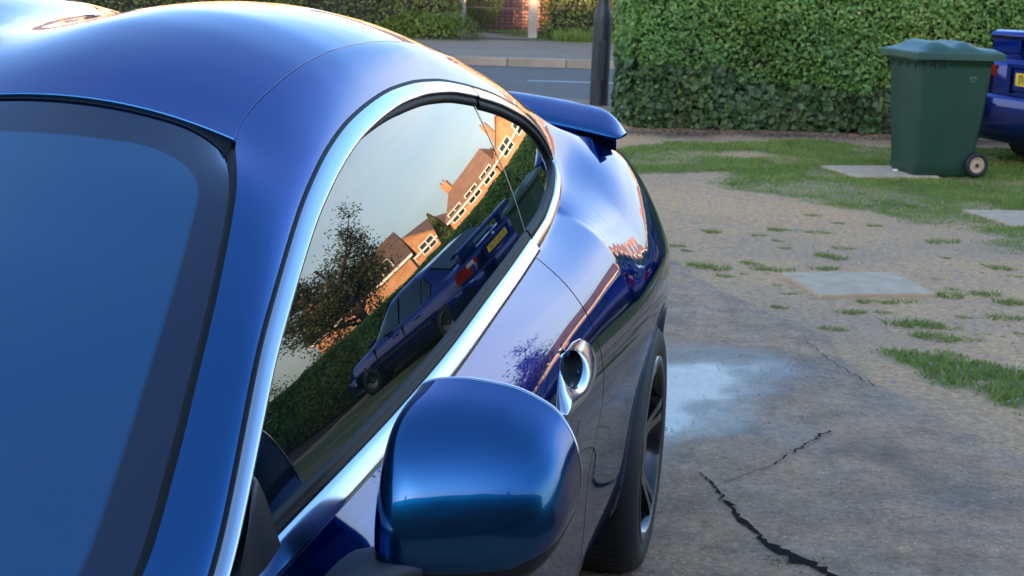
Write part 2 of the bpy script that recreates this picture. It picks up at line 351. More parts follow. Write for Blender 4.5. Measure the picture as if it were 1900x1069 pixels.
# ---- yard: trodden sandy soil with a ragged lawn, one fine sheet
LAWN = [(.5, 11.6), (.94, 11.75), (1.37, 11.75), (1.5, 11.2), (1.71, 10.75), (2.01, 10.3), (2.35, 10.1), (2.66, 9.9), (2.91, 9.7), (3.0, 9.25), (3.1, 8.9), (3.6, 8.4), (5, 8.1), (8.5, 8), (8.5, 14.4), (4.6, 14.45), (3.4, 14.15), (2.78, 14.4), (2.0, 14.3), (1.45, 13.95), (.95, 13.35), (.5, 13.3)]
BARE = [(1.5, 12.95), (1.75, 13.25), (2.15, 13.3), (2.3, 13.05), (2.0, 12.85)]
CLUMP = [(1.63, 6.42), (1.75, 6.33), (1.93, 6.31), (2.06, 6.12), (2.25, 5.9), (2.3, 5.2), (2.05, 4.95), (1.93, 5.3), (1.80, 5.66), (1.66, 5.95), (1.58, 6.2)]
DRIVE = [(-5, 17.6), (.75, 17.6), (.62, 14), (.66, 12), (.79, 9.29), (.86, 8.4), (.98, 7.7), (1.17, 7.12), (1.33, 6.78), (1.42, 6.6), (1.40, 6.25), (1.48, 5.75), (1.55, 5.5), (1.61, 5.27), (1.77, 4.93), (1.95, 4.4), (2.1, 3), (2.3, 0), (2.5, -7), (-5, -7)]
SLABS = [[(1.44, 7.92), (2.06, 8.06), (2.16, 7.55), (1.55, 7.41)], [(2.53, 12.44), (3.3, 12.64), (3.38, 12.02), (2.68, 11.84)], [(3.13, 10.40), (3.75, 10.50), (3.85, 9.98), (3.28, 9.82)]]
def grass_mask(x, y):
    n = vnoise(x*1.7, y*1.7, 4, 1)-.5; n2 = vnoise(x*6, y*6, 3, 2)-.5
    g = np.clip((sdist(x, y, LAWN)+n*.9+n2*.25)/.30, 0, 1)
    g = np.minimum(g, np.clip((-sdist(x, y, BARE)+n*.5+.05)/.25, 0, 1))
    c = np.clip((sdist(x, y, CLUMP)+n2*.3+n*.15)/.12, 0, 1)
    d = np.clip(-sdist(x, y, DRIVE)/.05, 0, 1)
    for s in SLABS: d = np.minimum(d, np.clip((-sdist(x, y, s)-.015)/.04, 0, 1))
    thin = .35+.65*np.clip((vnoise(x*2.3, y*2.3, 3, 5)-.30)/.25, 0, 1)
    return np.maximum(g*thin, c*np.clip(vnoise(x*5, y*5, 3, 8)*2.2-.3, .15, 1))*d
gx, gy = np.meshgrid(np.arange(-1.0, 9.01, .05), np.arange(2.5, 18.01, .05), indexing='ij')
gz = (vnoise(gx*.8, gy*.8, 4, 3)-.5)*.05+(vnoise(gx*9, gy*9, 3, 4)-.5)*.012
gz *= np.clip(-sdist(gx, gy, DRIVE)/.25, 0, 1)*np.clip((17.2-gy)/.4, 0, 1); gz -= .02*np.clip(sdist(gx, gy, DRIVE)/.05, 0, 1)
def yardz(x, y):
    i = np.clip((np.asarray(x)+1.0)/.05, 0, gx.shape[0]-1.001); j = np.clip((np.asarray(y)-2.5)/.05, 0, gx.shape[1]-1.001); a, b = i.astype(int), j.astype(int)
    return gz[a, b]
gm = grass_mask(gx, gy)
leafl = np.clip(1-np.abs(gy-(14.75+(gx-2)*.09))/.55+(vnoise(gx*3, gy*3, 3, 9)-.5)*1.2, 0, 1)      # bare earth under the hedge
m = mat('yard', (.3, .24, .18), .92); nt = m.node_tree; b = nt.nodes['Principled BSDF']; L = nt.links.new
tc = N(nt, "ShaderNodeTexCoord"); n1 = N(nt, "ShaderNodeTexNoise"); n1.inputs['Scale'].default_value = .55; n1.inputs['Detail'].default_value = 9; n1.inputs['Roughness'].default_value = .6
n2 = N(nt, "ShaderNodeTexNoise"); n2.inputs['Scale'].default_value = 28; n2.inputs['Detail'].default_value = 8; n2.inputs['Roughness'].default_value = .75
vo = N(nt, "ShaderNodeTexVoronoi"); vo.inputs['Scale'].default_value = 55
r1 = N(nt, "ShaderNodeValToRGB"); e = r1.color_ramp.elements; e[0].position = .40; e[0].color = (.42, .270, .155, 1); e[1].position = .60; e[1].color = (.58, .335, .155, 1)
r2 = N(nt, "ShaderNodeValToRGB"); e = r2.color_ramp.elements; e[0].position = .36; e[0].color = (.55, .52, .49, 1); e[1].position = .64; e[1].color = (1.25, 1.22, 1.2, 1)
r3 = N(nt, "ShaderNodeValToRGB"); e = r3.color_ramp.elements; e[0].position = .10; e[0].color = (1.9, 1.9, 1.9, 1); e[1].position = .24; e[1].color = (1, 1, 1, 1)
m1 = N(nt, "ShaderNodeMixRGB"); m1.blend_type = 'MULTIPLY'; m1.inputs[0].default_value = .8; m3 = N(nt, "ShaderNodeMixRGB"); m3.blend_type = 'MULTIPLY'; m3.inputs[0].default_value = .7
ag = N(nt, "ShaderNodeAttribute"); ag.attribute_name = 'grass'; ad = N(nt, "ShaderNodeAttribute"); ad.attribute_name = 'earth'
m2 = N(nt, "ShaderNodeMixRGB"); m2.inputs[2].default_value = (.13, .145, .045, 1); m4 = N(nt, "ShaderNodeMixRGB"); m4.inputs[2].default_value = (.115, .068, .048, 1)
for q in (n1, n2, vo): L(tc.outputs['Object'], q.inputs['Vector'])
L(n1.outputs['Fac'], r1.inputs[0]); L(n2.outputs['Fac'], r2.inputs[0]); L(vo.outputs['Distance'], r3.inputs[0]); L(r1.outputs[0], m1.inputs[1]); L(r2.outputs[0], m1.inputs[2])
L(m1.outputs[0], m3.inputs[1]); L(r3.outputs[0], m3.inputs[2]); L(m3.outputs[0], m4.inputs[1]); L(ad.outputs['Fac'], m4.inputs[0]); L(m4.outputs[0], m2.inputs[1]); L(ag.outputs['Fac'], m2.inputs[0]); L(m2.outputs[0], b.inputs['Base Color'])
bp = N(nt, "ShaderNodeBump"); bp.inputs['Strength'].default_value = .6; bp.inputs['Distance'].default_value = .012; L(n2.outputs['Fac'], bp.inputs['Height']); L(bp.outputs[0], b.inputs['Normal'])
yard = grid('yard_soil', np.stack([gx, gy, gz], 2), 'yard', flip=False, attrs={'grass': np.clip(gm.ravel()*1.2,0,.95), 'earth': leafl.ravel()*.85}, kind='structure')

# ---- concrete driveway: fine near sheet with worn tone, damp and thin water film
WET = [(.2, 6.35), (.68, 6.38), (.9, 6.36), (1.14, 6.26), (1.24, 5.98), (1.21, 5.64), (1.08, 5.36), (.88, 5.15), (.72, 4.85), (.55, 4.62), (.2, 4.5)]
PUD = [(.3, 6.10), (.65, 6.08), (.90, 6.14), (1.08, 6.0), (1.08, 5.70), (.95, 5.46), (.80, 5.22), (.68, 4.92), (.3, 4.75)]
DARK = [(1.05, 4.95), (1.25, 5.0), (1.5, 4.75), (1.62, 4.4), (1.5, 4.15), (1.3, 4.45)]
dx, dy = np.meshgrid(np.arange(-1.2, 2.41, .03), np.arange(2.6, 13.01, .03), indexing='ij')
jit = (vnoise(dx*4, dy*4, 4, 12)-.5)*.16
wet = np.clip((sdist(dx, dy, WET)+jit*1.3)/.20, 0, 1); film = np.clip((sdist(dx, dy, PUD)+jit*2.0+.05)/.19, 0, 1)
dark = np.clip((sdist(dx, dy, DARK)+jit*1.5+.05)/.30, 0, 1)
edge = sdist(dx, dy, DRIVE)+(vnoise(dx*7, dy*7, 3, 13)-.5)*.07
keep = ((edge[:-1, :-1] > 0) | (edge[1:, :-1] > 0) | (edge[:-1, 1:] > 0) | (edge[1:, 1:] > 0))
dz = .014+(vnoise(dx*1.1, dy*1.1, 3, 14)-.5)*.012*(1-wet)-.02*np.clip((.03-edge)/.05, 0, 1)
m = mat('concrete', (.2, .18, .16), .85); nt = m.node_tree; b = nt.nodes['Principled BSDF']; L = nt.links.new
tc = N(nt, "ShaderNodeTexCoord")
def nz_(s, d=8, r=.6):
    q = N(nt, "ShaderNodeTexNoise"); q.inputs['Scale'].default_value = s; q.inputs['Detail'].default_value = d; q.inputs['Roughness'].default_value = r; L(tc.outputs['Object'], q.inputs['Vector']); return q
def rp(src, *st):
    r = N(nt, "ShaderNodeValToRGB")
    while len(r.color_ramp.elements) < len(st): r.color_ramp.elements.new(.5)
    for e, (p, c) in zip(r.color_ramp.elements, st): e.position = p; e.color = (*c, 1)
    L(src, r.inputs[0]); return r.outputs[0]
def mixc(f, a, c2, bt='MIX'):
    q = N(nt, "ShaderNodeMixRGB"); q.blend_type = bt
    for s, i in ((f, 0), (a, 1), (c2, 2)):
        if hasattr(s, 'is_linked'): L(s, q.inputs[i])
        elif i == 0: q.inputs[0].default_value = s
        else: q.inputs[i].default_value = (*s, 1)
    return q.outputs[0]
nA, nB, nC = nz_(1.1), nz_(42, 6, .75), nz_(5, 8, .7)
vo = N(nt, "ShaderNodeTexVoronoi"); vo.inputs['Scale'].default_value = 48; L(tc.outputs['Object'], vo.inputs['Vector'])
aw = N(nt, "ShaderNodeAttribute"); aw.attribute_name = 'wet'; af = N(nt, "ShaderNodeAttribute"); af.attribute_name = 'film'; ak = N(nt, "ShaderNodeAttribute"); ak.attribute_name = 'stain'
base = rp(nA.outputs['Fac'], (.36, (.33, .238, .165)), (.50, (.41, .255, .145)), (.64, (.39, .285, .205)))
base = mixc(.9, base, rp(nB.outputs['Fac'], (.32, (.55, .52, .50)), (.50, (.97, .97, .97)), (.68, (1.28, 1.26, 1.22))), 'MULTIPLY')
base = mixc(.75, base, rp(nC.outputs['Fac'], (.36, (.62, .62, .64)), (.62, (1.2, 1.15, 1.1))), 'MULTIPLY')
base = mixc(1.0, base, rp(vo.outputs['Distance'], (.10, (1.9, 1.85, 1.8)), (.22, (1, 1, 1))), 'MULTIPLY')
base = mixc(ak.outputs['Fac'], base, (.062, .058, .055))
base = mixc(aw.outputs['Fac'], base, mixc(1.0, base, (.52, .56, .62), 'MULTIPLY'))
L(base, b.inputs['Base Color'])
mr = N(nt, "ShaderNodeMapRange"); mr.inputs[1].default_value = 0; mr.inputs[2].default_value = 1; mr.inputs[3].default_value = .88; mr.inputs[4].default_value = .20; L(aw.outputs['Fac'], mr.inputs[0])
mm = N(nt, "ShaderNodeMath"); mm.operation = 'MULTIPLY'; q = N(nt, "ShaderNodeMath"); q.operation = 'SUBTRACT'; q.inputs[0].default_value = 1.0; L(af.outputs['Fac'], q.inputs[1]); L(mr.outputs[0], mm.inputs[0]); L(q.outputs[0], mm.inputs[1])
ma = N(nt, "ShaderNodeMath"); ma.operation = 'ADD'; ma.inputs[1].default_value = .05; L(mm.outputs[0], ma.inputs[0]); L(ma.outputs[0], b.inputs['Roughness'])
bp = N(nt, "ShaderNodeBump"); bp.inputs['Distance'].default_value = .012; L(nB.outputs['Fac'], bp.inputs['Height']); mq = N(nt, "ShaderNodeMath"); mq.operation = 'MULTIPLY'; mq.inputs[1].default_value = .8; L(q.outputs[0], mq.inputs[0]); L(mq.outputs[0], bp.inputs['Strength']); L(bp.outputs[0], b.inputs['Normal'])
drive = grid('driveway', np.stack([dx, dy, dz], 2), 'concrete', keep=keep, attrs={'wet': wet.ravel(), 'film': film.ravel()*.86, 'stain': dark.ravel()*.62}, kind='structure')
xs = [p for p in DRIVE]
mk('driveway_apron', [(-6, -8, .0), (2.4, -8, .0), (2.2, 2.62, .0), (-1.15, 2.62, .0), (-1.15, 12.98, .0), (.6, 12.98, .0), (.7, 17.7, .0), (-6, 17.7, .0)], [(0, 1, 2, 3), (0, 3, 4, 7), (4, 5, 6, 7)], 'concrete', kind='structure')
# cracks: jagged dark fissures filled with earth
def crack(path, w0_, w1_, seed):
    P = []; r = np.random.default_rng(seed)
    for i in range(len(path)-1):
        a, c = np.array(path[i]), np.array(path[i+1]); n = max(2, int(np.linalg.norm(c-a)/.018))
        P += [a+(c-a)*k/n for k in range(n)]
    P.append(np.array(path[-1])); P = np.array(P); n = len(P); P += r.normal(size=(n, 2))*.007
    t = np.gradient(P, axis=0); t /= np.linalg.norm(t, axis=1, keepdims=True); nn = np.stack([-t[:, 1], t[:, 0]], 1)
    w = np.linspace(w0_, w1_, n)*(.25+1.3*r.random(n)); A, B = P+nn*w[:, None]*.5, P-nn*w[:, None]*(.2+.6*r.random(n))[:, None]
    zz = .0225
    V = [(*p, zz) for p in A]+[(*p, zz) for p in B]
    mk('crack', V, [(i, i+1, n+i+1, n+i) for i in range(n-1)], 'crack_fill', drive)
crack([(.62, 4.58), (.655, 4.47), (.675, 4.30), (.71, 4.13), (.75, 3.99), (.80, 3.91), (.86, 3.85), (.90, 3.72)], .004, .040, 1)
crack([(.655, 4.47), (.76, 4.58), (.89, 4.71), (.98, 4.86), (1.04, 4.96), (1.14, 5.09)], .002, .009, 2)
crack([(1.30, 6.5), (1.31, 6.2), (1.36, 5.95), (1.44, 5.7)], .002, .005, 4)
# paving slabs set in the dirt
for s, lab in zip(SLABS, ('pale square paving slab lying alone in the sandy dirt', 'grey paving slab under the green wheelie bin', 'pale paving slab in the grass at the right edge, nearest the sandy dirt')):
    c = np.mean(s, 0); zb = float(yardz(*c)); r = np.random.default_rng(int(c[0]*10)); top = []
    for i in range(4):
        a, d = np.array(s[i]), np.array(s[(i+1) % 4])
        for k in range(10): top.append(a+(d-a)*k/10+r.normal(size=2)*.004)
    n = len(top); V = [(*(p-c), .012) for p in top]+[(*((p-c)*1.012), .006) for p in top]+[(*((p-c)*1.012), -.05) for p in top]
    F = [tuple(range(n))]+[(i+n, (i+1) % n+n, (i+1) % n, i) for i in range(n)]+[(i+2*n, (i+1) % n+2*n, (i+1) % n+n, i+n) for i in range(n)]
    o = mk('paving_slab', V, F, 'slab', label=lab, cat='paving slab', group='paving slabs in the yard'); o.location = (c[0], c[1], max(zb, .0)+.002)
# lawn blades, tufts, pebbles
bx, by = rng.uniform(.6, 8.2, 420000), rng.uniform(4.7, 14.6, 420000); gmv = grass_mask(bx, by); k = (rng.random(len(bx)) < gmv*.95) & (bx < 1.2+by*.36)
bx, by, gv = bx[k], by[k], gmv[k]
hh = .012+.030*gv*vnoise(bx*3, by*3, 3, 6)*np.clip(vnoise(bx*1.2, by*1.2, 3, 61)*1.6, .4, 1.3)
shade = np.clip(.15+.7*vnoise(bx*2.2, by*2.2, 4, 7)+rng.normal(size=len(bx))*.12+(rng.random(len(bx)) < .05)*.4+np.clip(.35-gv, 0, .3), 0, 1)
blades('lawn_grass', np.stack([bx, by, yardz(bx, by)], 1), hh, .011, 'grass', lean=.9, rnd=shade, kind='stuff', label='short patchy green grass in front of the hedge')
TUFTS = [(1.22,9.23),(1.59,8.73),(1.6,9.0),(1.42,8.19),(1.72,8.17),(.95,8.67),(1.0,8.55),(1.12,7.86),(1.40,7.48),(1.95,8.81),(1.82,8.53),(1.25,7.97),(2.3,8.02),(2.37,7.09),(2.45,7.64),(2.25,7.58),(1.85,6.89),(1.96,6.91),(2.0,6.83),(1.8,7.13),(1.64,7.11),(2.05,6.6),(2.18,7.08),(1.93,6.6),(2.72,8.32),(2.74,8.1),(2.31,7.76),(1.76,7.36),(1.86,7.36),(1.96,7.40),(2.0,10.0),(1.51,9.16),(2.1,9.7),(2.32,9.63),(1.3,7.14),(1.47,6.72),(2.51,7.46),(1.88,6.66),(1.06,8.07),(2.34,6.76),(1.36,8.12),(1.48,8.1),(1.33,8.25),(1.38,7.68),(2.6,7.0),(2.15,6.7),(1.7,9.4),(1.9,9.3),(2.5,8.6),(2.62,9.1)]
proto = []
for i in range(4):
    n = 130; a = rng.random(n)*6.283; rr = .06*np.sqrt(rng.random(n))*(.6+.6*vnoise(np.cos(a)*2+9, np.sin(a)*2+9, 2, i)); B = np.stack([rr*np.cos(a)*1.5, rr*np.sin(a), np.zeros(n)], 1)
    o = blades('grass_tuft', B, .026, .006, 'grass', lean=1.6, rnd=.15+.75*rng.random(n)); proto.append(o)
for i, (x, y) in enumerate(TUFTS):
    o = proto[i] if i < 4 else proto[i % 4].copy()
    if i >= 4: COL.objects.link(o)
    s = float(.45+.9*rng.random()**1.6); o.location = (x, y, float(yardz(x, y))-.003); o.rotation_euler = (0, 0, float(rng.uniform(-.5, .5)+(math.pi if i % 2 else 0))); o.scale = (s*float(rng.uniform(.8, 1.4)), s, s*float(rng.uniform(.6, 1.1)))
    tag(o, 'small green grass tuft growing in the bare sandy dirt by the driveway', 'grass tuft', 'grass tufts in the dirt')
def pebbles(name, n, reg, szs, m, cond, zf, **k):
    x, y = rng.uniform(reg[0], reg[1], n), rng.uniform(reg[2], reg[3], n); q = cond(x, y); x, y = x[q], y[q]; V, F = [], []
    base = np.array([(1, 0, 0), (0, 1, 0), (-1, 0, 0), (0, -1, 0), (0, 0, 1), (0, 0, -1)], float); fc = [(0, 1, 4), (1, 2, 4), (2, 3, 4), (3, 0, 4), (1, 0, 5), (2, 1, 5), (3, 2, 5), (0, 3, 5)]
    for i in range(len(x)):
        s = szs[0]+(szs[1]-szs[0])*rng.random()**3; b_ = base*s*rng.uniform(.6, 1.3, (6, 3)); b_[:, 2] *= .6; a = rng.random()*6.28; ca, sa = math.cos(a), math.sin(a)
        b_ = np.stack([b_[:, 0]*ca-b_[:, 1]*sa, b_[:, 0]*sa+b_[:, 1]*ca, b_[:, 2]], 1)+(x[i], y[i], float(zf(x[i], y[i]))); o = len(V); V += list(b_); F += [tuple(j+o for j in f) for f in fc]
    return mk(name, V, F, m, kind='stuff', **k)
pebbles('pebbles', 5200, (.7, 3.4, 5.5, 11.5), (.003, .017), 'stone', lambda x, y: (sdist(x, y, DRIVE) < -.02) & (vnoise(x*2, y*2, 3, 21) > .47), yardz, label='small loose stones scattered over the sandy dirt')
pebbles('grit', 900, (.5, 2.2, 3.5, 7), (.002, .007), 'stone', lambda x, y: sdist(x, y, DRIVE) > .05, lambda x, y: .018, label='fine grit loose on the concrete driveway')
x = rng.uniform(1.05, 4.6, 900); y = 14.85+(x-2)*.09+rng.normal(size=900)*.28
cloud('leaf_litter', np.stack([x, y, yardz(x, y)+.012], 1), np.stack([rng.normal(size=900)*.4, rng.normal(size=900)*.4, np.ones(900)], 1), .035, 'dead_leaf', kind='stuff', label='brown fallen leaves along the foot of the hedge')
a = rng.random(260)*6.28; B = np.stack([.80+rng.normal(size=260)*.045, 3.885+rng.normal(size=260)*.02, np.full(260, .016)], 1)
blades('crack_weeds', B, .007, .004, 'grass', rnd=rng.random(260)*.25, kind='stuff', label='little weeds sprouting from the wide crack in the driveway')

# ---- road, kerb and far pavement (turned a little to the camera)
RA = math.radians(7.0); RO = np.array([.3, 20.65])
def R2(x, y): return (RO[0]+x*math.cos(RA)-y*math.sin(RA), RO[1]+x*math.sin(RA)+y*math.cos(RA))
def sheet(name, x0, x1, y0, y1, z, m, parent=None, **k):
    V = [(*R2(x, y), z) for x, y in ((x0, y0), (x1, y0), (x1, y1), (x0, y1))]; return mk(name, V, [(0, 1, 2, 3)], m, parent, **k)
road = sheet('road', -90, 90, -2.75, 2.75, -.012, 'asphalt', kind='structure')
for i in range(-4, 5):
    o = sheet('centre_line', -.2+i*6.0, 3.8+i*6.0, -.05, .05, -.007, 'road_paint', road)
pv = sheet('far_pavement', -90, 90, 2.90, 9.0, .10, 'pavement', kind='structure')
sheet('near_pavement', -90, 90, -4.4, -2.90, .02, 'pavement', kind='structure')
kv, kf = boxg(-.455, .455, -.075, .075, -.2, .115); kme = None
for i in range(-14, 16):
    c = R2(i*.915+.29, 2.82)
    if kme is None:
        o = mk('kerb_stone', kv, kf, 'kerb', pv); bv = o.modifiers.new('bevel', 'BEVEL'); bv.width = .02; bv.segments = 2; kme = o
    else:
        o = kme.copy(); COL.objects.link(o)
    o.location = (*c, float(rng.normal())*.003); o.rotation_euler = (0, float(rng.normal())*.004, RA)
sheet('verge', -90, 90, 8.2, 60, .104, 'turf', kind='structure')

# ---- hedges: one thing each, leaves in one mass, twiggy dark core
def hedge(name, pts, depth, h, n, size, leaf, label, ivy=None, core='bark_dark', top=True, zb=0., jitd=.10, stems=0):
    """pts: front base line, hedge grows to the left of the line direction"""
    p0, p1 = np.array(pts[0]), np.array(pts[1]); d = p1-p0; Ln = np.linalg.norm(d); d /= Ln; nb = np.array([-d[1], d[0]])
    root = empty(name, (*p0, zb), label=label, cat='hedge')
    def W(s, t, z): return np.stack([d[0]*s+nb[0]*t, d[1]*s+nb[1]*t, z], -1)
    S, Z = np.meshgrid(np.linspace(.12, Ln-.12, max(8, int(Ln/.35))), np.linspace(.03, h-.12, 7), indexing='ij')
    tt = .20+(vnoise(S*1.3, Z*1.3, 3, 30)-.5)*.14; F1 = W(S, tt, Z); F2 = W(S, depth-.12+0*S, Z)[:, ::-1]
    grid('core', np.concatenate([F1, F2], 1), core, root, closed=True, smooth=False)
    # surface samples: front, left end, right end, top
    areas = np.array([Ln*h, depth*h, depth*h, Ln*depth if top else 0.]); cnt = (n*areas/areas.sum()).astype(int)
    C, NN = [], []
    u_, v_ = rng.random(cnt[0]), rng.random(cnt[0]); s, z = u_*Ln, .02+v_*h*.99; dep = (vnoise(s*1.4, z*1.4, 4, 31)-.5)*.46+rng.random(cnt[0])**1.5*.20*1-.04+np.clip(.25-z, 0, 1)*.25
    C.append(W(s, dep, z)); NN.append(np.tile([-nb[0], -nb[1], .35], (cnt[0], 1)))
    for e, sg in ((0., -1), (Ln, 1)):
        q = cnt[1]; t, z = rng.random(q)*depth, .02+rng.random(q)*h; s = e-sg*((vnoise(t*1.1+5, z*1.1, 4, 32)-.5)*.34+rng.random(q)**1.5*.20-.04); C.append(W(s, t, z)); NN.append(np.tile([sg*d[0], sg*d[1], .35], (q, 1)))
    if top:
        q = cnt[3]; s, t = rng.random(q)*Ln, rng.random(q)*depth; z = h+(vnoise(s*1.5, t*1.5, 4, 33)-.5)*.25-rng.random(q)**1.5*.15; C.append(W(s, t, z)); NN.append(np.tile([0, 0, 1.], (q, 1)))
    C = np.concatenate(C); NN = np.concatenate(NN)+rng.normal(size=(len(C), 3))*.62
    sh = np.clip(.1+.75*vnoise(C[:, 0]*1.8+C[:, 1], C[:, 2]*1.8+C[:, 1]*.7, 4, 34)+rng.normal(size=len(C))*.17+.12*np.clip(C[:, 2]/h, 0, 1), 0, 1)
    iv = np.zeros(len(C), bool)
    if ivy is not None: iv = (C[:, 2] < ivy*(.45+1.1*vnoise(C[:, 0]*1.1, C[:, 1]+3, 3, 35))) & (rng.random(len(C)) < .85)
    cloud('leaves', C[~iv], NN[~iv], size, leaf, root, rnd=sh[~iv], kind='stuff')
    if iv.any(): cloud('ivy_leaves', C[iv], NN[iv], size*1.35, 'ivy', root, ratio=.85, rnd=sh[iv]+rng.normal(size=iv.sum())*.1, kind='stuff')
    for i in range(stems):
        s0 = rng.uniform(.3, Ln-.3); b0 = np.array([s0, .02, 0]); pth = [W(np.array(s0+rng.normal()*.03), np.array(.06-.05*k), np.array(.0+k*.11)) for k in range(4)]
        sx = rng.normal()*.12; pth = [p+np.array([sx*k*.3, 0, 0]) for k, p in enumerate(pth)]
        mk('stem', *tubeg(pth, [.008, .007, .006, .003], 5), 'trunk', root)
    return root
hedge('garden_hedge', [(1.15, 15.0), (11.6, 15.95)], 1.3, 1.52, 125000, .050, 'privet', 'long clipped green hedge with ivy at its foot behind the bin', ivy=.55, stems=46)
hg = math.tan(RA)
hedge('street_hedge', [R2(-22, 8.3), R2(-.50, 8.5)], 1.1, 1.75, 42000, .062, 'far_hedge', 'dark hedge across the road left of the iron gate', zb=.1)
hedge('street_hedge', [R2(1.30, 8.85), R2(9.5, 8.75)], 1.1, 1.75, 22000, .062, 'far_hedge', 'olive green hedge across the road right of the iron gate', zb=.1)
hedge('street_hedge', [R2(9.8, 8.75), R2(50, 8.75)], 1.1, 1.9, 30000, .10, 'far_hedge', 'long dark hedge across the road in front of the lit brick houses', zb=.1)
hedge('drive_hedge', [(11.9, 16.3), (30, 18.0)], 1.2, 1.5, 22000, .08, 'privet', 'low dark hedge beyond the parked blue saloon, mirrored in the window', zb=0)
# low shrub and rough grass under the far hedges
c = R2(-1.05, 7.85); n = 5200; a, e_, r_ = rng.random(n)*6.283, rng.random(n)**.7, .75+.3*rng.random(n)
C = np.stack([np.cos(a)*np.sqrt(1-e_**2*.9)*1.0*r_, np.sin(a)*np.sqrt(1-e_**2*.9)*.5*r_, e_*.50*r_], 1); C[:, 2] += (vnoise(C[:, 0]*3, C[:, 1]*3, 3, 41)-.5)*.2
sr = empty('low_shrub', (*c, .10), label='low yellowish green shrub spilling onto the far pavement left of the gate', cat='shrub')
cloud('leaves', C, C+rng.normal(size=C.shape)*.35+np.array([0, 0, .3]), .05, 'shrub_leaf', sr, kind='stuff'); mk('stem', *tubeg([(0, 0, 0), (.05, 0, .15), (.1, .02, .32)], [.03, .02, .01], 6), 'trunk', sr)
px_, py_ = rng.uniform(1.35, 9, 9000), 8.15+rng.random(9000)*.65; P = np.array([R2(x, y) for x, y in zip(px_, py_)])
blades('verge_grass', np.column_stack([P, np.full(len(P), .10)]), .22*(.4+.8*vnoise(px_*2, py_*2, 3, 43)), .02, 'grass', lean=.8, rnd=.05+.5*vnoise(px_*1.5, py_*2, 3, 44), kind='stuff', label='rough grass along the foot of the far hedge')
px_, py_ = rng.uniform(-1.0, 2.8, 9000), rng.uniform(9.2, 11.7, 9000); k = (px_ > .15+(py_-9.2)*-.35+.55) ; px_, py_ = px_[k], py_[k]; P = np.array([R2(x, y) for x, y in zip(px_, py_)])
blades('garden_grass', np.column_stack([P, np.full(len(P), .105)]), .05, .014, 'grass', lean=.8, rnd=.1+.5*rng.random(len(P)), kind='stuff', label='front garden lawn seen through the iron gate')
sheet('garden_path', -.4, 1.0, 8.6, 11.8, .109, 'pavement', kind='structure')
c = R2(.10, 10.9); n = 4200; v = rng.normal(size=(n, 3)); v /= np.linalg.norm(v, axis=1, keepdims=True); C = v*np.array([.55, .5, .75])*(.75+.3*rng.random(n))[:, None]+np.array([0, 0, .78])
gb = empty('garden_bush', (*c, .10), label='rounded yellow green bush behind the iron gate', cat='bush'); cloud('leaves', C, v+rng.normal(size=v.shape)*.4, .05, 'shrub_leaf', gb, kind='stuff'); mk('stem', *tubeg([(0, 0, 0), (0, .02, .3), (.04, 0, .7)], [.05, .04, .03], 6), 'trunk', gb)

# ---- gate, gate posts, brick wall behind, lamp post
def gatepost(x, y, w, label):
    c = R2(x, y); o = box('gate_post', (-w/2, w/2, -w/2, w/2, -.1, 1.25), 'gatepost', None, .015, label=label, cat='gate post', group='gate posts across the road'); o.location = (*c, .10); o.rotation_euler = (0, 0, RA)
gatepost(-.35, 9.45, .17, 'weathered stone gate post left of the iron gate'); gatepost(1.04, 9.25, .17, 'weathered stone gate post right of the iron gate')
gt = empty('iron_gate', (*R2(.345, 9.35), .10), RA-.14, label='black iron bar gate between two stone posts across the road', cat='gate')
for i in range(10): mk('bar', *tubeg([(-.54+i*.12, 0, .06), (-.54+i*.12, 0, 1.02)], .009, 6), 'iron', gt)
for z in (.08, .55, 1.0): box('rail', (-.62, .62, -.012, .012, z-.012, z+.012), 'iron', gt)
bwr = empty('brick_wall', (*R2(.9, 12.2), .10), RA, label='red brick wall with pale mortar seen through the iron gate', cat='wall')
box('mortar_bed', (-2.4, 2.0, .012, .30, -.1, 1.7), 'mortar', bwr)
bv_, bf_ = boxg(-.105, .105, 0, .09, 0, .062); me0 = None
for r_ in range(22):
    for i in range(19):
        x = -2.28+i*.225+(r_ % 2)*.1125
        if me0 is None: o = mk('brick', bv_, bf_, 'brick', bwr); me0 = o.data
        else: o = link('brick', me0, bwr)
        o.location = (x+float(rng.normal())*.002, float(rng.normal())*.002, .02+r_*.075); o.scale = (1, 1, 1)
lp = empty('lamp_post', (.90, 17.15, 0), label='dark painted lamp post standing against the end of the hedge', cat='lamp post')
V, F = latheg([(.0, -.05), (.105, -.05), (.105, .02), (.103, .95), (.098, 1.02), (.080, 1.09), (.066, 1.13), (.064, 1.2)], 24); mk('base', V, F, 'post_metal', lp, True)
V, F = latheg([(.060, 1.15), (.055, 3.0), (.045, 5.6), (.0, 5.62)], 20); mk('shaft', V, F, 'post_metal', lp, True)
box('access_door', (-.045, .045, -.110, -.098, .30, .75), 'post_metal', lp, .006)
mk('bracket', *tubeg([(0, 0, 5.55), (0, .15, 5.75), (0, .6, 5.85)], .025, 8), 'post_metal', lp); V, F = latheg([(.0, 5.93), (.10, 5.92), (.14, 5.86), (.12, 5.80), (.0, 5.78)], 16); o = mk('lantern', V, F, 'clear_lens', lp, True); o.location = (0, .75, 0)

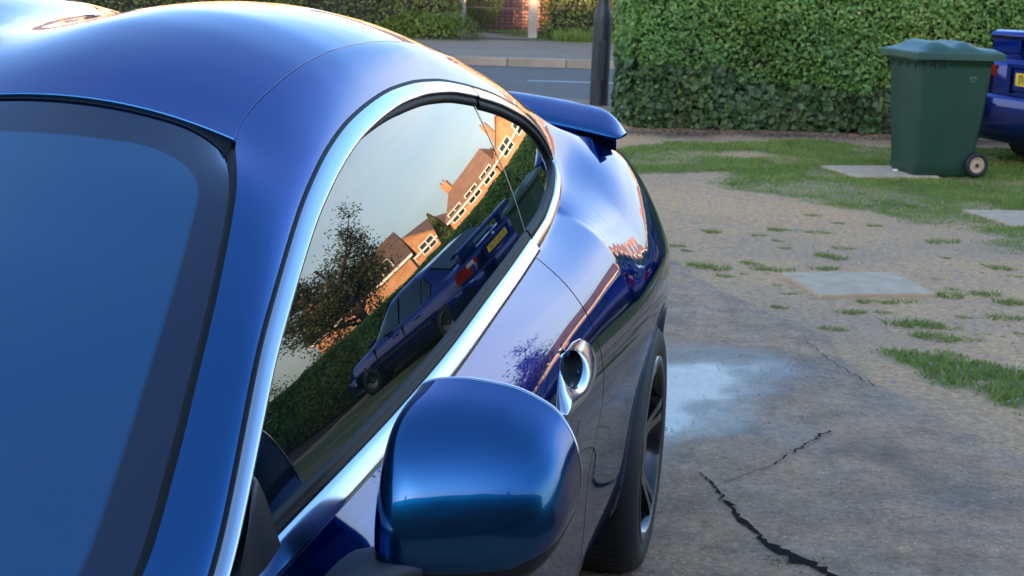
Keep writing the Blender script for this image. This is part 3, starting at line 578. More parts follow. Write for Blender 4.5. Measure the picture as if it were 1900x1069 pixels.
# ================================================================== THE BLUE COUPE
CAR_YAW = math.radians(11.5); VC, UMID = -1.30, 2.5
U_ = np.array([math.sin(CAR_YAW), math.cos(CAR_YAW)]); V_ = np.array([math.cos(CAR_YAW), -math.sin(CAR_YAW)])
cl = VC*V_+UMID*U_
car = empty('sports_coupe', (cl[0], cl[1], 0), -CAR_YAW, label='glossy metallic blue coupe filling the left foreground on the driveway', cat='car')
def loc(u, w, z): return np.stack(np.broadcast_arrays(np.asarray(w, float), np.asarray(u, float)-UMID, np.asarray(z, float)), -1)
def mir(P, s): P = np.array(P, float); P[..., 0] *= s; return P
WIN_UP = [(float(u), float(ev(T['z2'], u))) for u in np.arange(1.20, 3.42, .03)]
WIN_END = [(3.423, 1.266), (3.552, 1.218), (3.610, 1.172), (3.632, 1.118), (3.588, 1.073), (3.447, 1.042), (3.244, 1.020)]
WIN_LO = [(float(u), float(ev(T['z4'], u))) for u in np.arange(3.15, 1.17, -.03)]
def resample(P, step, closed=True, smooth=0):
    P = np.array(P, float)
    if closed: P = np.vstack([P, P[:1]])
    s = np.concatenate([[0], np.cumsum(np.linalg.norm(np.diff(P, axis=0), axis=1))]); n = int(s[-1]/step); q = np.linspace(0, s[-1], n+1)
    Q = np.stack([np.interp(q, s, P[:, i]) for i in range(P.shape[1])], 1)
    if closed: Q = Q[:-1]
    for _ in range(smooth):
        if closed: Q = .5*Q+.25*(np.roll(Q, 1, 0)+np.roll(Q, -1, 0))
        else: Q[1:-1] = .5*Q[1:-1]+.25*(Q[:-2]+Q[2:])
    return Q
OUT = resample(WIN_UP+WIN_END+WIN_LO, .012, True, 14)
tg = np.roll(OUT, -1, 0)-np.roll(OUT, 1, 0); tg /= np.linalg.norm(tg, axis=1, keepdims=True); INN = np.stack([tg[:, 1], -tg[:, 0]], 1)   # upper run goes rearward: inside is below
def ring(d): return OUT+INN*d
def glassw(u, z, off=0.): return Wg(u, z)+off
POLY_IN = [tuple(p) for p in ring(.012)[::2]]

def body_side(s, detail):
    """all outer panels of one side; s = +1 is the side in view"""
    inw = (-s, 0, 0)
    def sec(i0, i1, u0, u1, step=.02):
        us = np.linspace(u0, u1, max(4, int((u1-u0)/step)+1)); j = np.clip(np.searchsorted(US, us)-1, 0, len(US)-2); f = ((us-US[j])/(US[j+1]-US[j]))[:, None, None]
        P = SEC[j]*(1-f)+SEC[j+1]*f; P = P[:, i0:i1+1]
        return us, mir(loc(us[:, None], P[..., 0], P[..., 1]), s)
    fl = s > 0
    us, P = sec(0, iA, 1.18, 4.10); grid('roof_arch', rolled(P, inw, .004), 'paint', car, flip=not fl)
    us, P = sec(0, SEC.shape[1]-1, .16, 1.325, .025); grid('front_wing', arch_cut(rolled(P, inw), 1.22, s), 'paint', car, flip=not fl) if False else front_wing(P, us, s, fl)
    us, P = sec(iB, SEC.shape[1]-1, 1.331, 2.977, .01); P = rolled(P, inw); cu_, cz_ = P[:-1, :-1, 1]*.5+P[1:, 1:, 1]*.5+UMID, P[:-1, :-1, 2]*.5+P[1:, 1:, 2]*.5
    grid('door', P, 'paint', car, flip=not fl, keep=((cu_-2.705)/.085)**2+((cz_-.852)/.028)**2 > 1)
    us, P = sec(iA, SEC.shape[1]-1, 2.983, 4.60, .012); arch_panel('rear_quarter', P, us, 3.86, s, fl, True)
def arch_panel(name, P, us, uc, s, fl, window):
    zc, R = .335, .388; n, m_ = P.shape[:2]; U = np.repeat(us[:, None], m_, 1); Z = P[..., 2].copy(); W = np.abs(P[..., 0])
    d = np.hypot(U-uc, Z-zc); inside = (d < R) & (W > .5)
    quad_in = inside[:-1, :-1] & inside[1:, :-1] & inside[:-1, 1:] & inside[1:, 1:]
    keep = ~quad_in
    if window:
        cu_, cz = (U[:-1, :-1]+U[1:, 1:])/2, (Z[:-1, :-1]+Z[1:, 1:])/2
        cz2 = Z[:-1, :-1]
        keep &= ~(inpoly(cu_, cz, POLY_IN) & (cz > .9))
    k = R/np.maximum(d, 1e-6); U2, Z2 = np.where(inside, uc+(U-uc)*k, U), np.where(inside, zc+(Z-zc)*k, Z)
    P = P.copy(); P[..., 1] = U2-UMID; P[..., 2] = Z2
    grid(name, P, 'paint', car, flip=not fl, keep=keep)
    a = np.linspace(math.radians(-22), math.radians(202), 60); uu, zz = uc+R*np.cos(a), zc+R*np.sin(a); ww = np.array([surf(min(max(x, .2), 4.55), max(y, .21)) for x, y in zip(uu, zz)])
    lip = np.stack([mir(loc(uc+(R+dr)*np.cos(a), ww+dw, zc+(R+dr)*np.sin(a)), s) for dr, dw in ((.012, -.004), (.004, .0035), (-.004, .002), (-.006, -.03))], 1); grid('arch_lip', lip, 'paint', car, flip=fl)
    arch_liner = np.stack([mir(loc(uc+(R+.004)*np.cos(a), w_+0*a, zc+(R+.004)*np.sin(a)), s) for w_ in (.86, .56)]+[mir(loc(uc+.02*np.cos(a), .56+0*a, zc+.02*np.sin(a)), s)], 1); grid('arch_liner', arch_liner, 'liner', car)
def front_wing(P, us, s, fl): arch_panel('front_wing', P, us, 1.22, s, fl, False)
body_side(1, True); body_side(-1, False)
def inner_shell(s):
    js = [i for i in range(0, len(US), 4)]
    P = np.array([SEC[i] for i in js]); ww = P[..., 0]-.040; zz = P[..., 1].copy(); zz[:, :NA] -= .012
    Q = mir(loc(US[js][:, None], ww, zz), s); n_, m_ = Q.shape[:2]; keep = np.ones((n_-1, m_-1), bool)
    for i in range(n_-1):
        for j in range(m_-1):
            u_, z_ = US[js[i]], P[i, j, 1]
            for uc in (1.22, 3.86):
                if math.hypot(u_-uc, z_-.335) < .46: keep[i, j] = False
    grid('inner_shell', Q, 'liner', car, flip=s < 0, keep=keep)
inner_shell(1); inner_shell(-1)

# ---- window surround of one side
def side_windows(s):
    fl = s < 0
    iz = INN[:, 1]
    def strip(name, prof, idx, m, par=car, tilt=0., wid=.03):
        P = []
        for d, h in prof:
            d = d if np.ndim(d) == 0 else np.asarray(d)[idx][:, None]
            q = OUT[idx]+INN[idx]*d; dd = np.ravel(d) if np.ndim(d) else d
            P.append(mir(loc(q[:, 0], Wg(q[:, 0], q[:, 1])+h-iz[idx]*tilt*(2*dd/wid-1)*(h > .0055), q[:, 1]), s))
        return grid(name, np.stack(P, 1), m, par, flip=fl)
    n = len(OUT); ks = np.arange(n)
    imax = int(np.argmax(OUT[:, 0])); first = ks[(ks < imax)]; second = ks[ks >= imax]
    up_front = first[OUT[first, 0] < 3.018]; quarter = np.concatenate([first[OUT[first, 0] > 3.021], second[OUT[second, 0] > 3.003]]); low = second[OUT[second, 0] < 3.0]
    wv = .0105+.0105*np.clip((OUT[:, 0]-1.25)/.75, 0, 1)**.8                     # trim narrows down the pillar
    def band(wv, e): return [(0*wv, .0005), (.02*wv, e-.003), (.10*wv, e-.0008), (.30*wv, e), (.53*wv, e+.0003), (.77*wv, e), (.92*wv, e-.0008), (.99*wv, e-.003), (wv, .000)]
    strip('window_trim', band(wv, .0100), up_front, 'satin', tilt=.0038, wid=wv[up_front]); wq = np.full(len(OUT), .023); strip('window_trim', band(wq, .0100), quarter, 'satin', tilt=.0038, wid=.023)
    wl = np.full(len(OUT), .026); strip('belt_trim', band(wl, .0135), low, 'satin', tilt=.0072, wid=.026)
    strip('trim_gasket', [(-.005, -.004), (-.004, .0025), (.002, .002), (.02, .0)], np.append(ks, 0), 'rubber')
    sw = .004+.011*np.clip((OUT[:, 0]-2.1)/.35, 0, 1)**1.0
    strip('window_seal', [(wv-.0008, .001), (wv+.0005, .004), (wv+.0005+sw*.55, .004), (wv+.0005+sw, .001), (wv+.002+sw, -.008)], up_front, 'rubber')
    strip('window_seal', [(.0222, .001), (.024, .0045), (.034, .0045), (.040, .001), (.042, -.008)], quarter, 'rubber'); strip('window_seal', [(.0252, .001), (.027, .005), (.031, .0055), (.033, .002), (.037, .003), (.040, .001), (.042, -.006)], low, 'rubber')
    pin = [tuple(p) for p in ring(.010)[::2]]
    for name, u0, u1, off in (('door_glass', 1.14, 2.992, -.004), ('quarter_glass', 2.996, 3.68, -.0055)):
        us = np.arange(u0, u1+1e-6, (u1-u0)/round((u1-u0)/.014)); zs = np.arange(.93, 1.41, .012); UU, ZZ = np.meshgrid(us, zs, indexing='ij')
        k = inpoly((UU[:-1, :-1]+UU[1:, 1:])/2, (ZZ[:-1, :-1]+ZZ[1:, 1:])/2, pin)
        grid(name, mir(loc(UU, Wg(UU, ZZ)+off, ZZ), s), 'glass', car, flip=not fl, keep=k)
    # thin ground edge between door glass and quarter glass
    zs = np.linspace(1.03, 1.335, 30); P = np.stack([mir(loc(2.990+0*zs, Wg(2.99, zs)-.0025, zs), s), mir(loc(2.998+0*zs, Wg(2.99, zs)-.0030, zs), s)], 1); grid('glass_edge', P, 'glass_edge', car, flip=fl)
    # black sail panel in the front lower corner
    tri = resample([(1.12, .94), (1.35, 1.0), (1.413, 1.066), (1.424, 1.066), (1.428, 1.045), (1.432, .99), (1.434, .966), (1.12, .935)], .012, True, 2); c = tri.mean(0)
    P = np.stack([mir(loc(*(lambda q: (q[:, 0], Wg(q[:, 0], q[:, 1])+h, q[:, 1]))(c+(tri-c)*f)), s) for f, h in ((1.0, .0), (1.0, .006), (.96, .010), (.6, .012), (.02, .012))], 1)
    P = np.concatenate([P, P[:1]], 0); grid('mirror_sail', P, 'black_plastic', car, flip=fl)
side_windows(1); side_windows(-1)

# ---- roof, rear window, boot, bonnet: between the two side tops
def crown(name, u0, u1, m, inset=.0025, dz=0., uf=None, step=.025, roll=True):
    t = np.linspace(-1, 1, 61); us = np.linspace(u0, u1, max(4, int((u1-u0)/step)+1)); P = []
    for u in us:
        wmax = ev(T['w0'], u)-inset; w = t*wmax; z = roofz(u, w)+dz; P.append(loc(u, w, z))
    P = np.array(P); P = rolled(P, (0, 0, -1), .007) if roll else P
    return grid(name, P, m, car)
crown('roof', 1.885, 3.33, 'paint'); crown('rear_window', 3.336, 4.03, 'glass', .010, -.003); crown('boot_lid', 4.04, 4.60, 'paint')
t = np.linspace(-1, 1, 41); P = []
for u in np.linspace(.18, .98, 30):
    w = t*(ev(T['w0'], u)-.004); P.append(loc(u, w, ev(T['z0'], u)+.055*(1-np.abs(t)**2.5)))
grid('bonnet', rolled(np.array(P), (0, 0, -1), .007), 'paint', car)
P = []
for u in np.linspace(1.84, 4.12, 60): w = t*(ev(T['w0'], u)+.012); P.append(loc(u, w, roofz(u, w)-.014))
grid('roof_liner', np.array(P), 'liner', car)
for s in (1, -1):
    us = np.linspace(1.885, 3.33, 70); w0_, z0_ = ev(T['w0'], us), ev(T['z0'], us)
    grid('roof_seam', np.stack([mir(loc(us, w0_-.008, z0_-.0008), s), mir(loc(us, w0_-.001, z0_-.0035), s), mir(loc(us, w0_+.006, z0_-.0065), s)], 1), 'paint', car, flip=s > 0)
# ---- windscreen with its printed border
def ws_base(sv, tv):
    ue = np.interp(sv, [0, .12, 1], [1.868, 1.80, 1.03]); ze = np.interp(ue, UD, T['z0'])-.003; we = np.interp(ue, UD, T['w0'])-.005
    uc = 1.876+(.84-1.876)*sv; zc = float(roofz(1.868, 0.0))-.006+(.945-float(roofz(1.868, 0.0)))*sv+.035*np.sin(math.pi*sv)
    k = np.abs(tv)**2.2; return loc(uc*(1-k)+ue*k, tv*we, zc*(1-k)+ze*k)
def ws_pt(sv, tv):
    """sv 0 at the header .. 1 at the cowl, tv -1..1"""
    sv, tv = np.broadcast_arrays(np.asarray(sv, float), np.asarray(tv, float)); B = ws_base(sv, tv); B0 = ws_base(0*sv, tv); w = B0[..., 0]
    a = np.abs(tv); cut = .022*np.clip((a-.80)/.20, 0, 1)**3          # rounded top corners
    H = loc(1.876-cut*1.0, w, roofz(1.876, w)-.005-cut*.7)
    return B+(H-B0)*(np.clip(1-sv/.30, 0, 1)**2)[..., None]
sv, tv = np.meshgrid(np.linspace(0, 1, 90)**1.15, np.linspace(-1, 1, 141), indexing='ij'); P = ws_pt(sv, tv)
corner = (1-np.abs(tv))*.55+1e-6; ds, dt = sv*1.02, (1-np.abs(tv))*.60

fs, ft = ds-.080, dt-.042; rr = .11; q = np.where((fs < rr) & (ft < rr), rr-np.hypot(np.maximum(rr-fs, 0), np.maximum(rr-ft, 0)), np.minimum(fs, ft))
m = mat('windscreen', (.006, .012, .018), .0, 0, 0, 0, 1.62); nt = m.node_tree; b = nt.nodes['Principled BSDF']; L = nt.links.new
a_ = N(nt, "ShaderNodeAttribute"); a_.attribute_name = 'clear'; mr = N(nt, "ShaderNodeMapRange"); mr.inputs[1].default_value = -.0025; mr.inputs[2].default_value = .0025; L(a_.outputs['Fac'], mr.inputs[0])
cx = N(nt, "ShaderNodeMixRGB"); cx.inputs[1].default_value = (.003, .008, .030, 1); cx.inputs[2].default_value = (.006, .055, .135, 1); L(mr.outputs[0], cx.inputs[0]); L(cx.outputs[0], b.inputs['Base Color'])  # blue of the unprinted glass is sky reflection put into the base colour
grid('windscreen', P, 'windscreen', car, flip=True, attrs={'clear': q.ravel()})
# rubber gasket round the screen
tt_ = np.linspace(-1, 1, 121); hd = ws_pt(np.zeros_like(tt_), tt_); hr = np.array([loc(1.886, x, float(roofz(1.886, x))) for x in hd[:, 0]*.985])
grid('screen_gasket', np.stack([hd+np.array([0, -.003, .0012]), hd+np.array([0, .003, .0015]), (hd+hr)/2+np.array([0, 0, -.003]), hr+np.array([0, .002, -.006])], 1), 'rubber', car)
for s in (1, -1):
    sq = np.linspace(.0, .98, 90); a = mir(ws_pt(sq, np.full_like(sq, .993)), s); ue = a[:, 1]+UMID; w0_, z0_ = np.interp(ue, UD, T['w0']), np.interp(ue, UD, T['z0'])
    o_ = mir(loc(ue, w0_+.0015, z0_-.001), s); mid = (a+o_)/2+np.array([0, -.002, .003]); grid('screen_gasket', np.stack([a+np.array([0, 0, .001]), mid, o_], 1), 'rubber', car, flip=s < 0)
# cowl panel ahead of the screen
tt_ = np.linspace(-1, 1, 41); A = ws_pt(np.full_like(tt_, .995), tt_); grid('cowl', np.stack([A+np.array([0, 0, -.01]), np.array([loc(.99, w, .93+.05*(1-(w/.72)**2)) for w in A[:, 0]])], 1), 'black_plastic', car)
# ---- nose and tail, closing the body
for name, u0, du, idx in (('rear_bumper', 4.60, 1, -2), ('front_bumper', .16, -1, 0)):
    j = int(np.argmin(np.abs(US-u0))); S = SEC[j]; cz = .55; rows = []
    crn = [(x, float(roofz(u0, x))) if du > 0 else (x, float(ev(T['z0'], u0)+.055*(1-(x/ev(T['w0'], u0))**2))) for x in np.linspace(0, ev(T['w0'], u0), 12)]
    half = crn+[tuple(p) for p in S[1:]]+[(S[-1, 0]*.5, S[-1, 1]), (0, S[-1, 1])]
    full = [(-w, z) for w, z in half[::-1]]+half[1:]; full = np.array(full)
    for k, sc in ((0.0, 1.0), (.03, .985), (.07, .94), (.10, .86), (.115, .6), (.12, .05)): rows.append(loc(u0+du*k*1.4, full[:, 0]*sc, cz+(full[:, 1]-cz)*sc))
    grid(name, np.array(rows), 'paint', car, flip=du < 0)
mk('underbody', *boxg(-.72, .72, .25-UMID, 4.55-UMID, .17, .40), 'liner', car)
for u_, in ((3.86,), (1.22,)): pass
# ---- rear spoiler: a blade with rounded ends on two feet
tt_ = np.linspace(-1, 1, 61); sp = []
for t_ in tt_:
    a = abs(t_); w = t_*.752; uL = 4.31-.19*a**2.4; uT = 4.44-.20*a**4.5; zL = 1.178-.045*a**2.2; zT = 1.232-.045*a**2-.055*np.clip((a-.88)/.12, 0, 1)**2
    e = np.clip((1-a)/.06, 0, 1)**.5; zm, um = (zL+zT)/2, (uL+uT)/2; th = .024*e+.006
    ring_ = [(uL, zL), (uL+.3*(uT-uL), zL+.22*(zT-zL)+th*.3), (uL+.7*(uT-uL), zL+.66*(zT-zL)+th*.3), (uT, zT), (uT+.006, zT-th), (uL+.6*(uT-uL), zL+.45*(zT-zL)-th), (uL+.1*(uT-uL), zL-th), (uL-.003, zL-th*.5)]
    sp.append([loc(u, w, z) for u, z in ring_])
spo = grid('rear_spoiler', np.array(sp), 'paint', car, closed=True)
sm = spo.modifiers.new('sub', 'SUBSURF'); sm.levels = sm.render_levels = 1
for s in (1, -1): mk('spoiler_foot', *boxg(*sorted((s*.26, s*.34)), 4.26-UMID, 4.34-UMID, 1.08, 1.17), 'paint', spo)
ap_ = np.linspace(-.975, .975, 61); grid('spoiler_riser', np.array([[loc(4.335-.19*abs(a)**2.4+du_, a*.752, z_ if z_ < 1.12 else 1.172-.045*abs(a)**2.2) for du_, z_ in ((.0, 1.13), (.010, 1.105), (.012, 1.088))] for a in ap_]), 'paint', spo, flip=True)

# ---- wheels
def wheel(u, s):
    W_ = .918*s if s > 0 else -.918; wp = empty('wheel', (W_, u-UMID, .335), 0 if s > 0 else math.pi); wp.parent = car
    R = .335; tp = [(.245, -.016), (.262, -.004), (.290, .0), (.312, -.006), (.326, -.020), (.334, -.040), (R, -.07), (R, -.18), (.330, -.215), (.310, -.235), (.25, -.235)]
    V, F = latheg(tp, 72, 'x'); mk('tyre', V, F, 'tyre', wp, True)
    g = []
    for k in range(72):       # tread blocks
        a = 2*math.pi*k/72
        for x0, x1 in ((-.085, -.048), (-.125, -.092), (-.165, -.132), (-.21, -.172)):
            a0, a1 = a, a+2*math.pi/72*.72; v = []
            for r in (R-.004, R+.003):
                for x in (x0, x1):
                    for q in (a0, a1): v.append((x, r*math.cos(q), r*math.sin(q)))
            g.append((v, [(4, 6, 7, 5), (0, 4, 5, 1), (2, 3, 7, 6), (0, 2, 6, 4), (1, 5, 7, 3)]))
    mk('tread', *join(*g), 'tyre', wp)
    V, F = latheg([(.249, -.012), (.250, -.004), (.244, -.001), (.236, -.006), (.226, -.030), (.218, -.10), (.215, -.20)], 72, 'x'); rim = mk('rim', V, F, 'rim', wp, True)
    V, F = latheg([(.21, -.13), (.06, -.13), (.0, -.13)], 40, 'x'); mk('brake_disc', V, F, 'rim_bright', rim, True)
    V, F = latheg([(.0, -.022), (.035, -.022), (.055, -.032), (.075, -.040), (.078, -.09)], 32, 'x'); mk('hub', V, F, 'rim', rim, True)
    for k in range(5):
        for off in (-.085, .085):
            a = 2*math.pi*k/5+.2; v = []
            for r, hw, x in ((.06, .020, -.040), (.14, .016, -.026), (.20, .015, -.012), (.238, .018, -.006)):
                ao = a+off*(.5+r/.24*.7); c_, s_ = math.cos(ao), math.sin(ao)
                for dw, dx_ in ((-hw, -.030), (-hw*.7, 0), (hw*.7, 0), (hw, -.030)): v.append((x+dx_, r*c_-dw*s_, r*s_+dw*c_))
            f = [(i*4+j, i*4+j+1, i*4+j+5, i*4+j+4) for i in range(3) for j in range(3)]
            o = mk('spoke', v, f, 'rim', rim, False)
    for k in range(5):
        a = 2*math.pi*k/5+.5; mk('lug_nut', *tubeg([(-.05, .052*math.cos(a), .052*math.sin(a)), (-.024, .052*math.cos(a), .052*math.sin(a))], .009, 6), 'rim_bright', rim)
for u in (3.86, 1.22): wheel(u, 1); wheel(u, -1)

# ---- door mirror (both sides)
RIM = resample([(0.841, 1.0906), (0.8554, 1.1023), (0.904, 1.1086), (0.967, 1.1023), (1.0165, 1.0798), (1.0408, 1.042), (1.0498, 0.997), (1.0444, 0.9538), (1.0165, 0.9214), (0.967, 0.9124), (0.895, 0.9106), (0.8473, 0.9124), (0.8356, 0.925), (0.8329, 0.988), (0.8356, 1.051)], .005, True, 14)
def mirror_at(s):
    root = empty('door_mirror'); root.parent = car
    c = np.array([.9265, 1.006]); ur = 1.6965
    def dome(f=1., dz=0.):
        rows = []
        for k in np.concatenate([np.linspace(0, .55, 12), np.linspace(.6, .96, 18), [.975, .986, .993, .997, .999, .9997, .99995, 1.0]]):
            sc = f*(max(1e-9, (1-k**5.0))**(1/4.2) if k < 1 else .0015); cc = c+k*np.array([-.009, -.018]); q = cc+(RIM-c)*sc
            zt = np.clip((q[:, 1]-.916)/.1935, 0, 1)
            dep = .180*k*(1-.34*np.clip((q[:, 0]-.85)/.198, 0, 1)**1.2)*(1-.52*zt**2.4)
            rows.append(mir(loc(ur-dep*f, q[:, 0], q[:, 1]+dz), s))
        return np.array(rows)
    grid('cap', dome(), 'paint', root, closed=True, flip=s < 0)
    grid('lower_shell', dome(.965, -.016), 'black_plastic', root, closed=True, flip=s < 0)
    rows = [mir(loc(ur+k, (c+(RIM-c)*f)[:, 0], (c+(RIM-c)*f)[:, 1]), s) for k, f in ((-.001, .985), (-.001, 1.004), (.005, 1.006), (.010, .995), (.012, .94), (.004, .92))]
    grid('rim', np.array(rows), 'satin', root, closed=True, flip=s > 0)
    rows = [mir(loc(ur+.004, (c+(RIM-c)*f)[:, 0], (c+(RIM-c)*f)[:, 1]), s) for f in (.93, .5, .02)]; grid('mirror_glass', np.array(rows), 'chrome', root, closed=True, flip=s > 0)
    P = []
    for a in np.linspace(0, 1, 14):
        w = .778+a*.12; u0, u1 = 1.455+.075*a, 1.64; zt, zb = .918+.030*a, .865+.045*a
        P.append([mir(loc(u, w, z), s) for u, z in ((u0, zb+.012), (u0+.004, zt-.012), (u0+.02, zt), (u1-.02, zt-.004), (u1, zb+.01), (u1-.02, zb), (u0+.02, zb))])
    ao_ = grid('arm', np.array(P), 'grey_plastic', root, closed=True, flip=s > 0); sm_ = ao_.modifiers.new('sub', 'SUBSURF'); sm_.levels = sm_.render_levels = 2
mirror_at(1); mirror_at(-1)

# ---- door handle: bright almond bezel with a dark finger cup
HB_OUT = [(2.86, .874), (2.91, .852), (2.905, .822), (2.85, .802), (2.77, .792), (2.68, .792), (2.59, .800), (2.535, .808), (2.565, .842), (2.62, .866), (2.70, .880), (2.79, .882)]
def handle(s):
    root = empty('door_handle'); root.parent = car
    o = resample(HB_OUT, .006, True, 3); ci = np.array([2.705, .852])
    ao = np.arctan2((o[:, 1]-ci[1])*2.2, o[:, 0]-ci[0]); hh_ = np.stack([ci[0]+.088*np.cos(ao), ci[1]+.029*np.sin(ao)], 1)
    def put(q, h, k=1.): 
        hz_ = h*(.02+1.2*np.clip((.870-q[:, 1])/.06, 0, 1)) if k else h
        return mir(loc(q[:, 0], np.array([surf(a, b) for a, b in q])+hz_, q[:, 1]), s)
    rows = [put(o, -.004, 0), put(o, .006), put(o*.93+hh_*.07, .010), put(o*.65+hh_*.35, .015), put(o*.3+hh_*.7, .017), put(o*.06+hh_*.94, .015), put(hh_, .011), put(hh_, -.016, 0)]
    grid('bezel', np.array(rows), 'satin', root, closed=True, flip=s > 0)
    rows = [put(hh_*1.0, .0045, 0), put(ci+(hh_-ci)*.99, -.020, 0), put(ci+(hh_-ci)*.8, -.028, 0), put(ci+(hh_-ci)*.02, -.030, 0)]; grid('finger_cup', np.array(rows), 'liner', root, closed=True, flip=s > 0)
handle(1); handle(-1)

# ================================================================== WHEELIE BIN
def rrect(hx, hy, r, n=5):
    P = []
    for cx, cy, a0 in ((hx-r, hy-r, 0), (-hx+r, hy-r, 90), (-hx+r, -hy+r, 180), (hx-r, -hy+r, 270)):
        for k in range(n+1): a = math.radians(a0+90*k/n); P.append((cx+r*math.cos(a), cy+r*math.sin(a)))
    return np.array(P)
bn = empty('wheelie_bin', (3.37, 12.28, .022), math.radians(13), label='dark green two-wheeled rubbish bin on the slab before the hedge', cat='bin')
rows = []   # local x: front (-) to back (+), local y: width
for z, f, b_, hy in ((.0, -.235, .235, .205), (.02, -.25, .25, .22), (.10, -.255, .262, .224), (.5, -.288, .315, .246), (.86, -.312, .335, .264), (.90, -.314, .337, .266), (.905, -.328, .345, .280), (.945, -.330, .348, .282), (.948, -.30, .32, .26)):
    r = rrect((b_-f)/2, hy, .05); rows.append(np.column_stack([r[:, 0]+(b_+f)/2, r[:, 1], np.full(len(r), z)]))
grid('body', np.array(rows), 'bin_green', bn, closed=True)
for y in np.linspace(-.2, .2, 4): mk('rim_rib', *boxg(-.329, -.318, y-.006, y+.006, .855, .905), 'bin_green', bn)
for x in (-.25, -.17, -.08): mk('rim_rib', *boxg(x-.006, x+.006, -.282, -.262, .865, .905), 'bin_green', bn)
nx, ny = 41, 29; X, Y = np.meshgrid(np.linspace(-1, 1, nx), np.linspace(-1, 1, ny), indexing='ij')
lx = .015+X*.372; ly = Y*.315; ed = np.clip((1-np.maximum(np.abs(X)**4, np.abs(Y)**4))/.30, 0, 1)
hump = np.exp(-((X+.42)/.30)**2)*.050+np.exp(-((X-.22)/.24)**2)*.054*np.clip(1-np.abs(Y)*.2, 0, 1)+.028*np.clip((X+1)/.4, 0, 1)
lz = .990+ed**.8*hump*(.25+.75*np.clip((1-np.abs(Y)**3)*1.3, 0, 1))
lid = grid('lid', np.stack([lx, ly, lz], 2), 'lid_green', bn)
bd = np.concatenate([np.stack([lx, ly, lz], 2)[:, 0], np.stack([lx, ly, lz], 2)[-1, 1:], np.stack([lx, ly, lz], 2)[::-1, -1][1:], np.stack([lx, ly, lz], 2)[0, ::-1][1:-1]])
sk = np.stack([bd, bd+np.array([0, 0, -.012])+np.sign(bd-bd.mean(0))*np.array([.008, .008, 0]), bd+np.array([0, 0, -.058])+np.sign(bd-bd.mean(0))*np.array([.008, .008, 0]), bd*np.array([.96, .94, 1])+np.array([0, 0, -.055])]); grid('lid_skirt', sk, 'lid_green', lid, closed=True, smooth=False)
mk('hinge_bar', *tubeg([(.405, -.26, .965), (.405, .26, .965)], .017, 10), 'bin_green', bn); mk('handle', *tubeg([(.34, -.20, .93), (.39, -.20, .955), (.405, -.20, .965)], .02, 8), 'bin_green', bn); mk('handle', *tubeg([(.34, .20, .93), (.39, .20, .955), (.405, .20, .965)], .02, 8), 'bin_green', bn)
mk('axle', *tubeg([(.265, -.27, .10), (.265, .27, .10)], .012, 8), 'iron', bn)
for y in (-.265, .265):
    wr = empty('bin_wheel', (.272, y, .098)); wr.parent = bn; wr.rotation_euler = (0, 0, math.radians(90 if y > 0 else -90))
    V, F = latheg([(.062, -.005), (.066, .004), (.085, .008), (.098, .002), (.100, -.012), (.098, -.032), (.06, -.036)], 32, 'x'); mk('tyre', V, F, 'tyre', wr, True)
    V, F = latheg([(.0, -.002), (.02, .0), (.024, -.010), (.05, -.012), (.056, .0), (.064, .001), (.064, -.02)], 28, 'x'); mk('rim', V, F, 'slab', wr, True)
    V, F = latheg([(.0, .008), (.014, .006), (.016, -.006)], 16, 'x'); mk('hub', V, F, 'tyre', wr, True)
V, F = latheg([(.0, .0), (.022, .0015), (.030, .001), (.034, -.003)], 24, 'y' if False else 'z')
emb = mk('moulded_badge', V, F, 'lid_green', bn, True); emb.location = (.16, -.266, .775); emb.rotation_euler = (math.radians(93.5), 0, 0)
V, F = latheg([(.0, .018), (.02, .015), (.026, .005), (.018, 0), (.0, 0)], 12); o = mk('litter_scrap', V, F, 'white_bit', None, True, label='small white scrap of litter by the foot of the bin', cat='litter'); o.location = (3.08, 12.22, .03)

# ================================================================== BLUE SALOON (its tail is in frame, the rest is mirrored in the coupe)
SH = math.radians(63)      # heading, from +Y towards +X
fw = np.array([math.sin(SH), math.cos(SH)]); rc_ = np.array([4.37, 12.72])
sed = empty('parked_saloon', (*rc_, 0), -SH, label='royal blue saloon with boot spoiler and yellow plate parked behind the bin', cat='car')   # local y: forward, x: its right
def sgrid(name, st, zf, m, par=sed, n=14, **k): pass
ys = np.array([0, .06, .20, .55, .85, 1.3, 2.2, 2.9, 3.3, 3.9, 4.2, 4.36, 4.42]); hw = np.array([.66, .74, .80, .835, .845, .85, .85, .85, .845, .82, .77, .66, .50])
zt = np.array([.93, .965, .985, .975, .955, .935, .915, .905, .885, .82, .75, .68, .60]); zs = np.array([.86, .89, .895, .89, .885, .88, .87, .86, .84, .78, .71, .64, .57]); zb_ = np.array([.32, .25, .22, .2, .2, .2, .2, .2, .2, .2, .22, .26, .32])
yy = np.concatenate([np.linspace(0, .2, 9), np.linspace(.25, 4.1, 70), np.linspace(4.13, 4.42, 10)])
def sp1(v): return np.interp(yy, ys, v)
rows = []
for y, w, t_, s_, b_ in zip(yy, sp1(hw), sp1(zt), sp1(zs), sp1(zb_)):
    h = [(0, t_), (w*.4, t_-.004), (w*.78, t_-.016), (w*.91, s_+.02), (w*.965, s_-.03), (w*.99, .72*s_+.10), (w, .62), (w*1.0, .56), (w*.985, .40), (w*.95, .28), (w*.9, b_), (w*.5, b_-.02), (0, b_-.02)]
    hp = spline(np.array(h), 30); full = np.vstack([hp, hp[-2:0:-1]*np.array([-1, 1])]); rows.append(np.column_stack([full[:, 0], np.full(len(full), y), full[:, 1]]))
rows = np.array(rows); n_, m_ = rows.shape[:2]; cy, cz = rows[..., 1], rows[..., 2]; keep = np.ones((n_-1, m_), bool)
wc = [(.80, .31), (3.42, .31)]
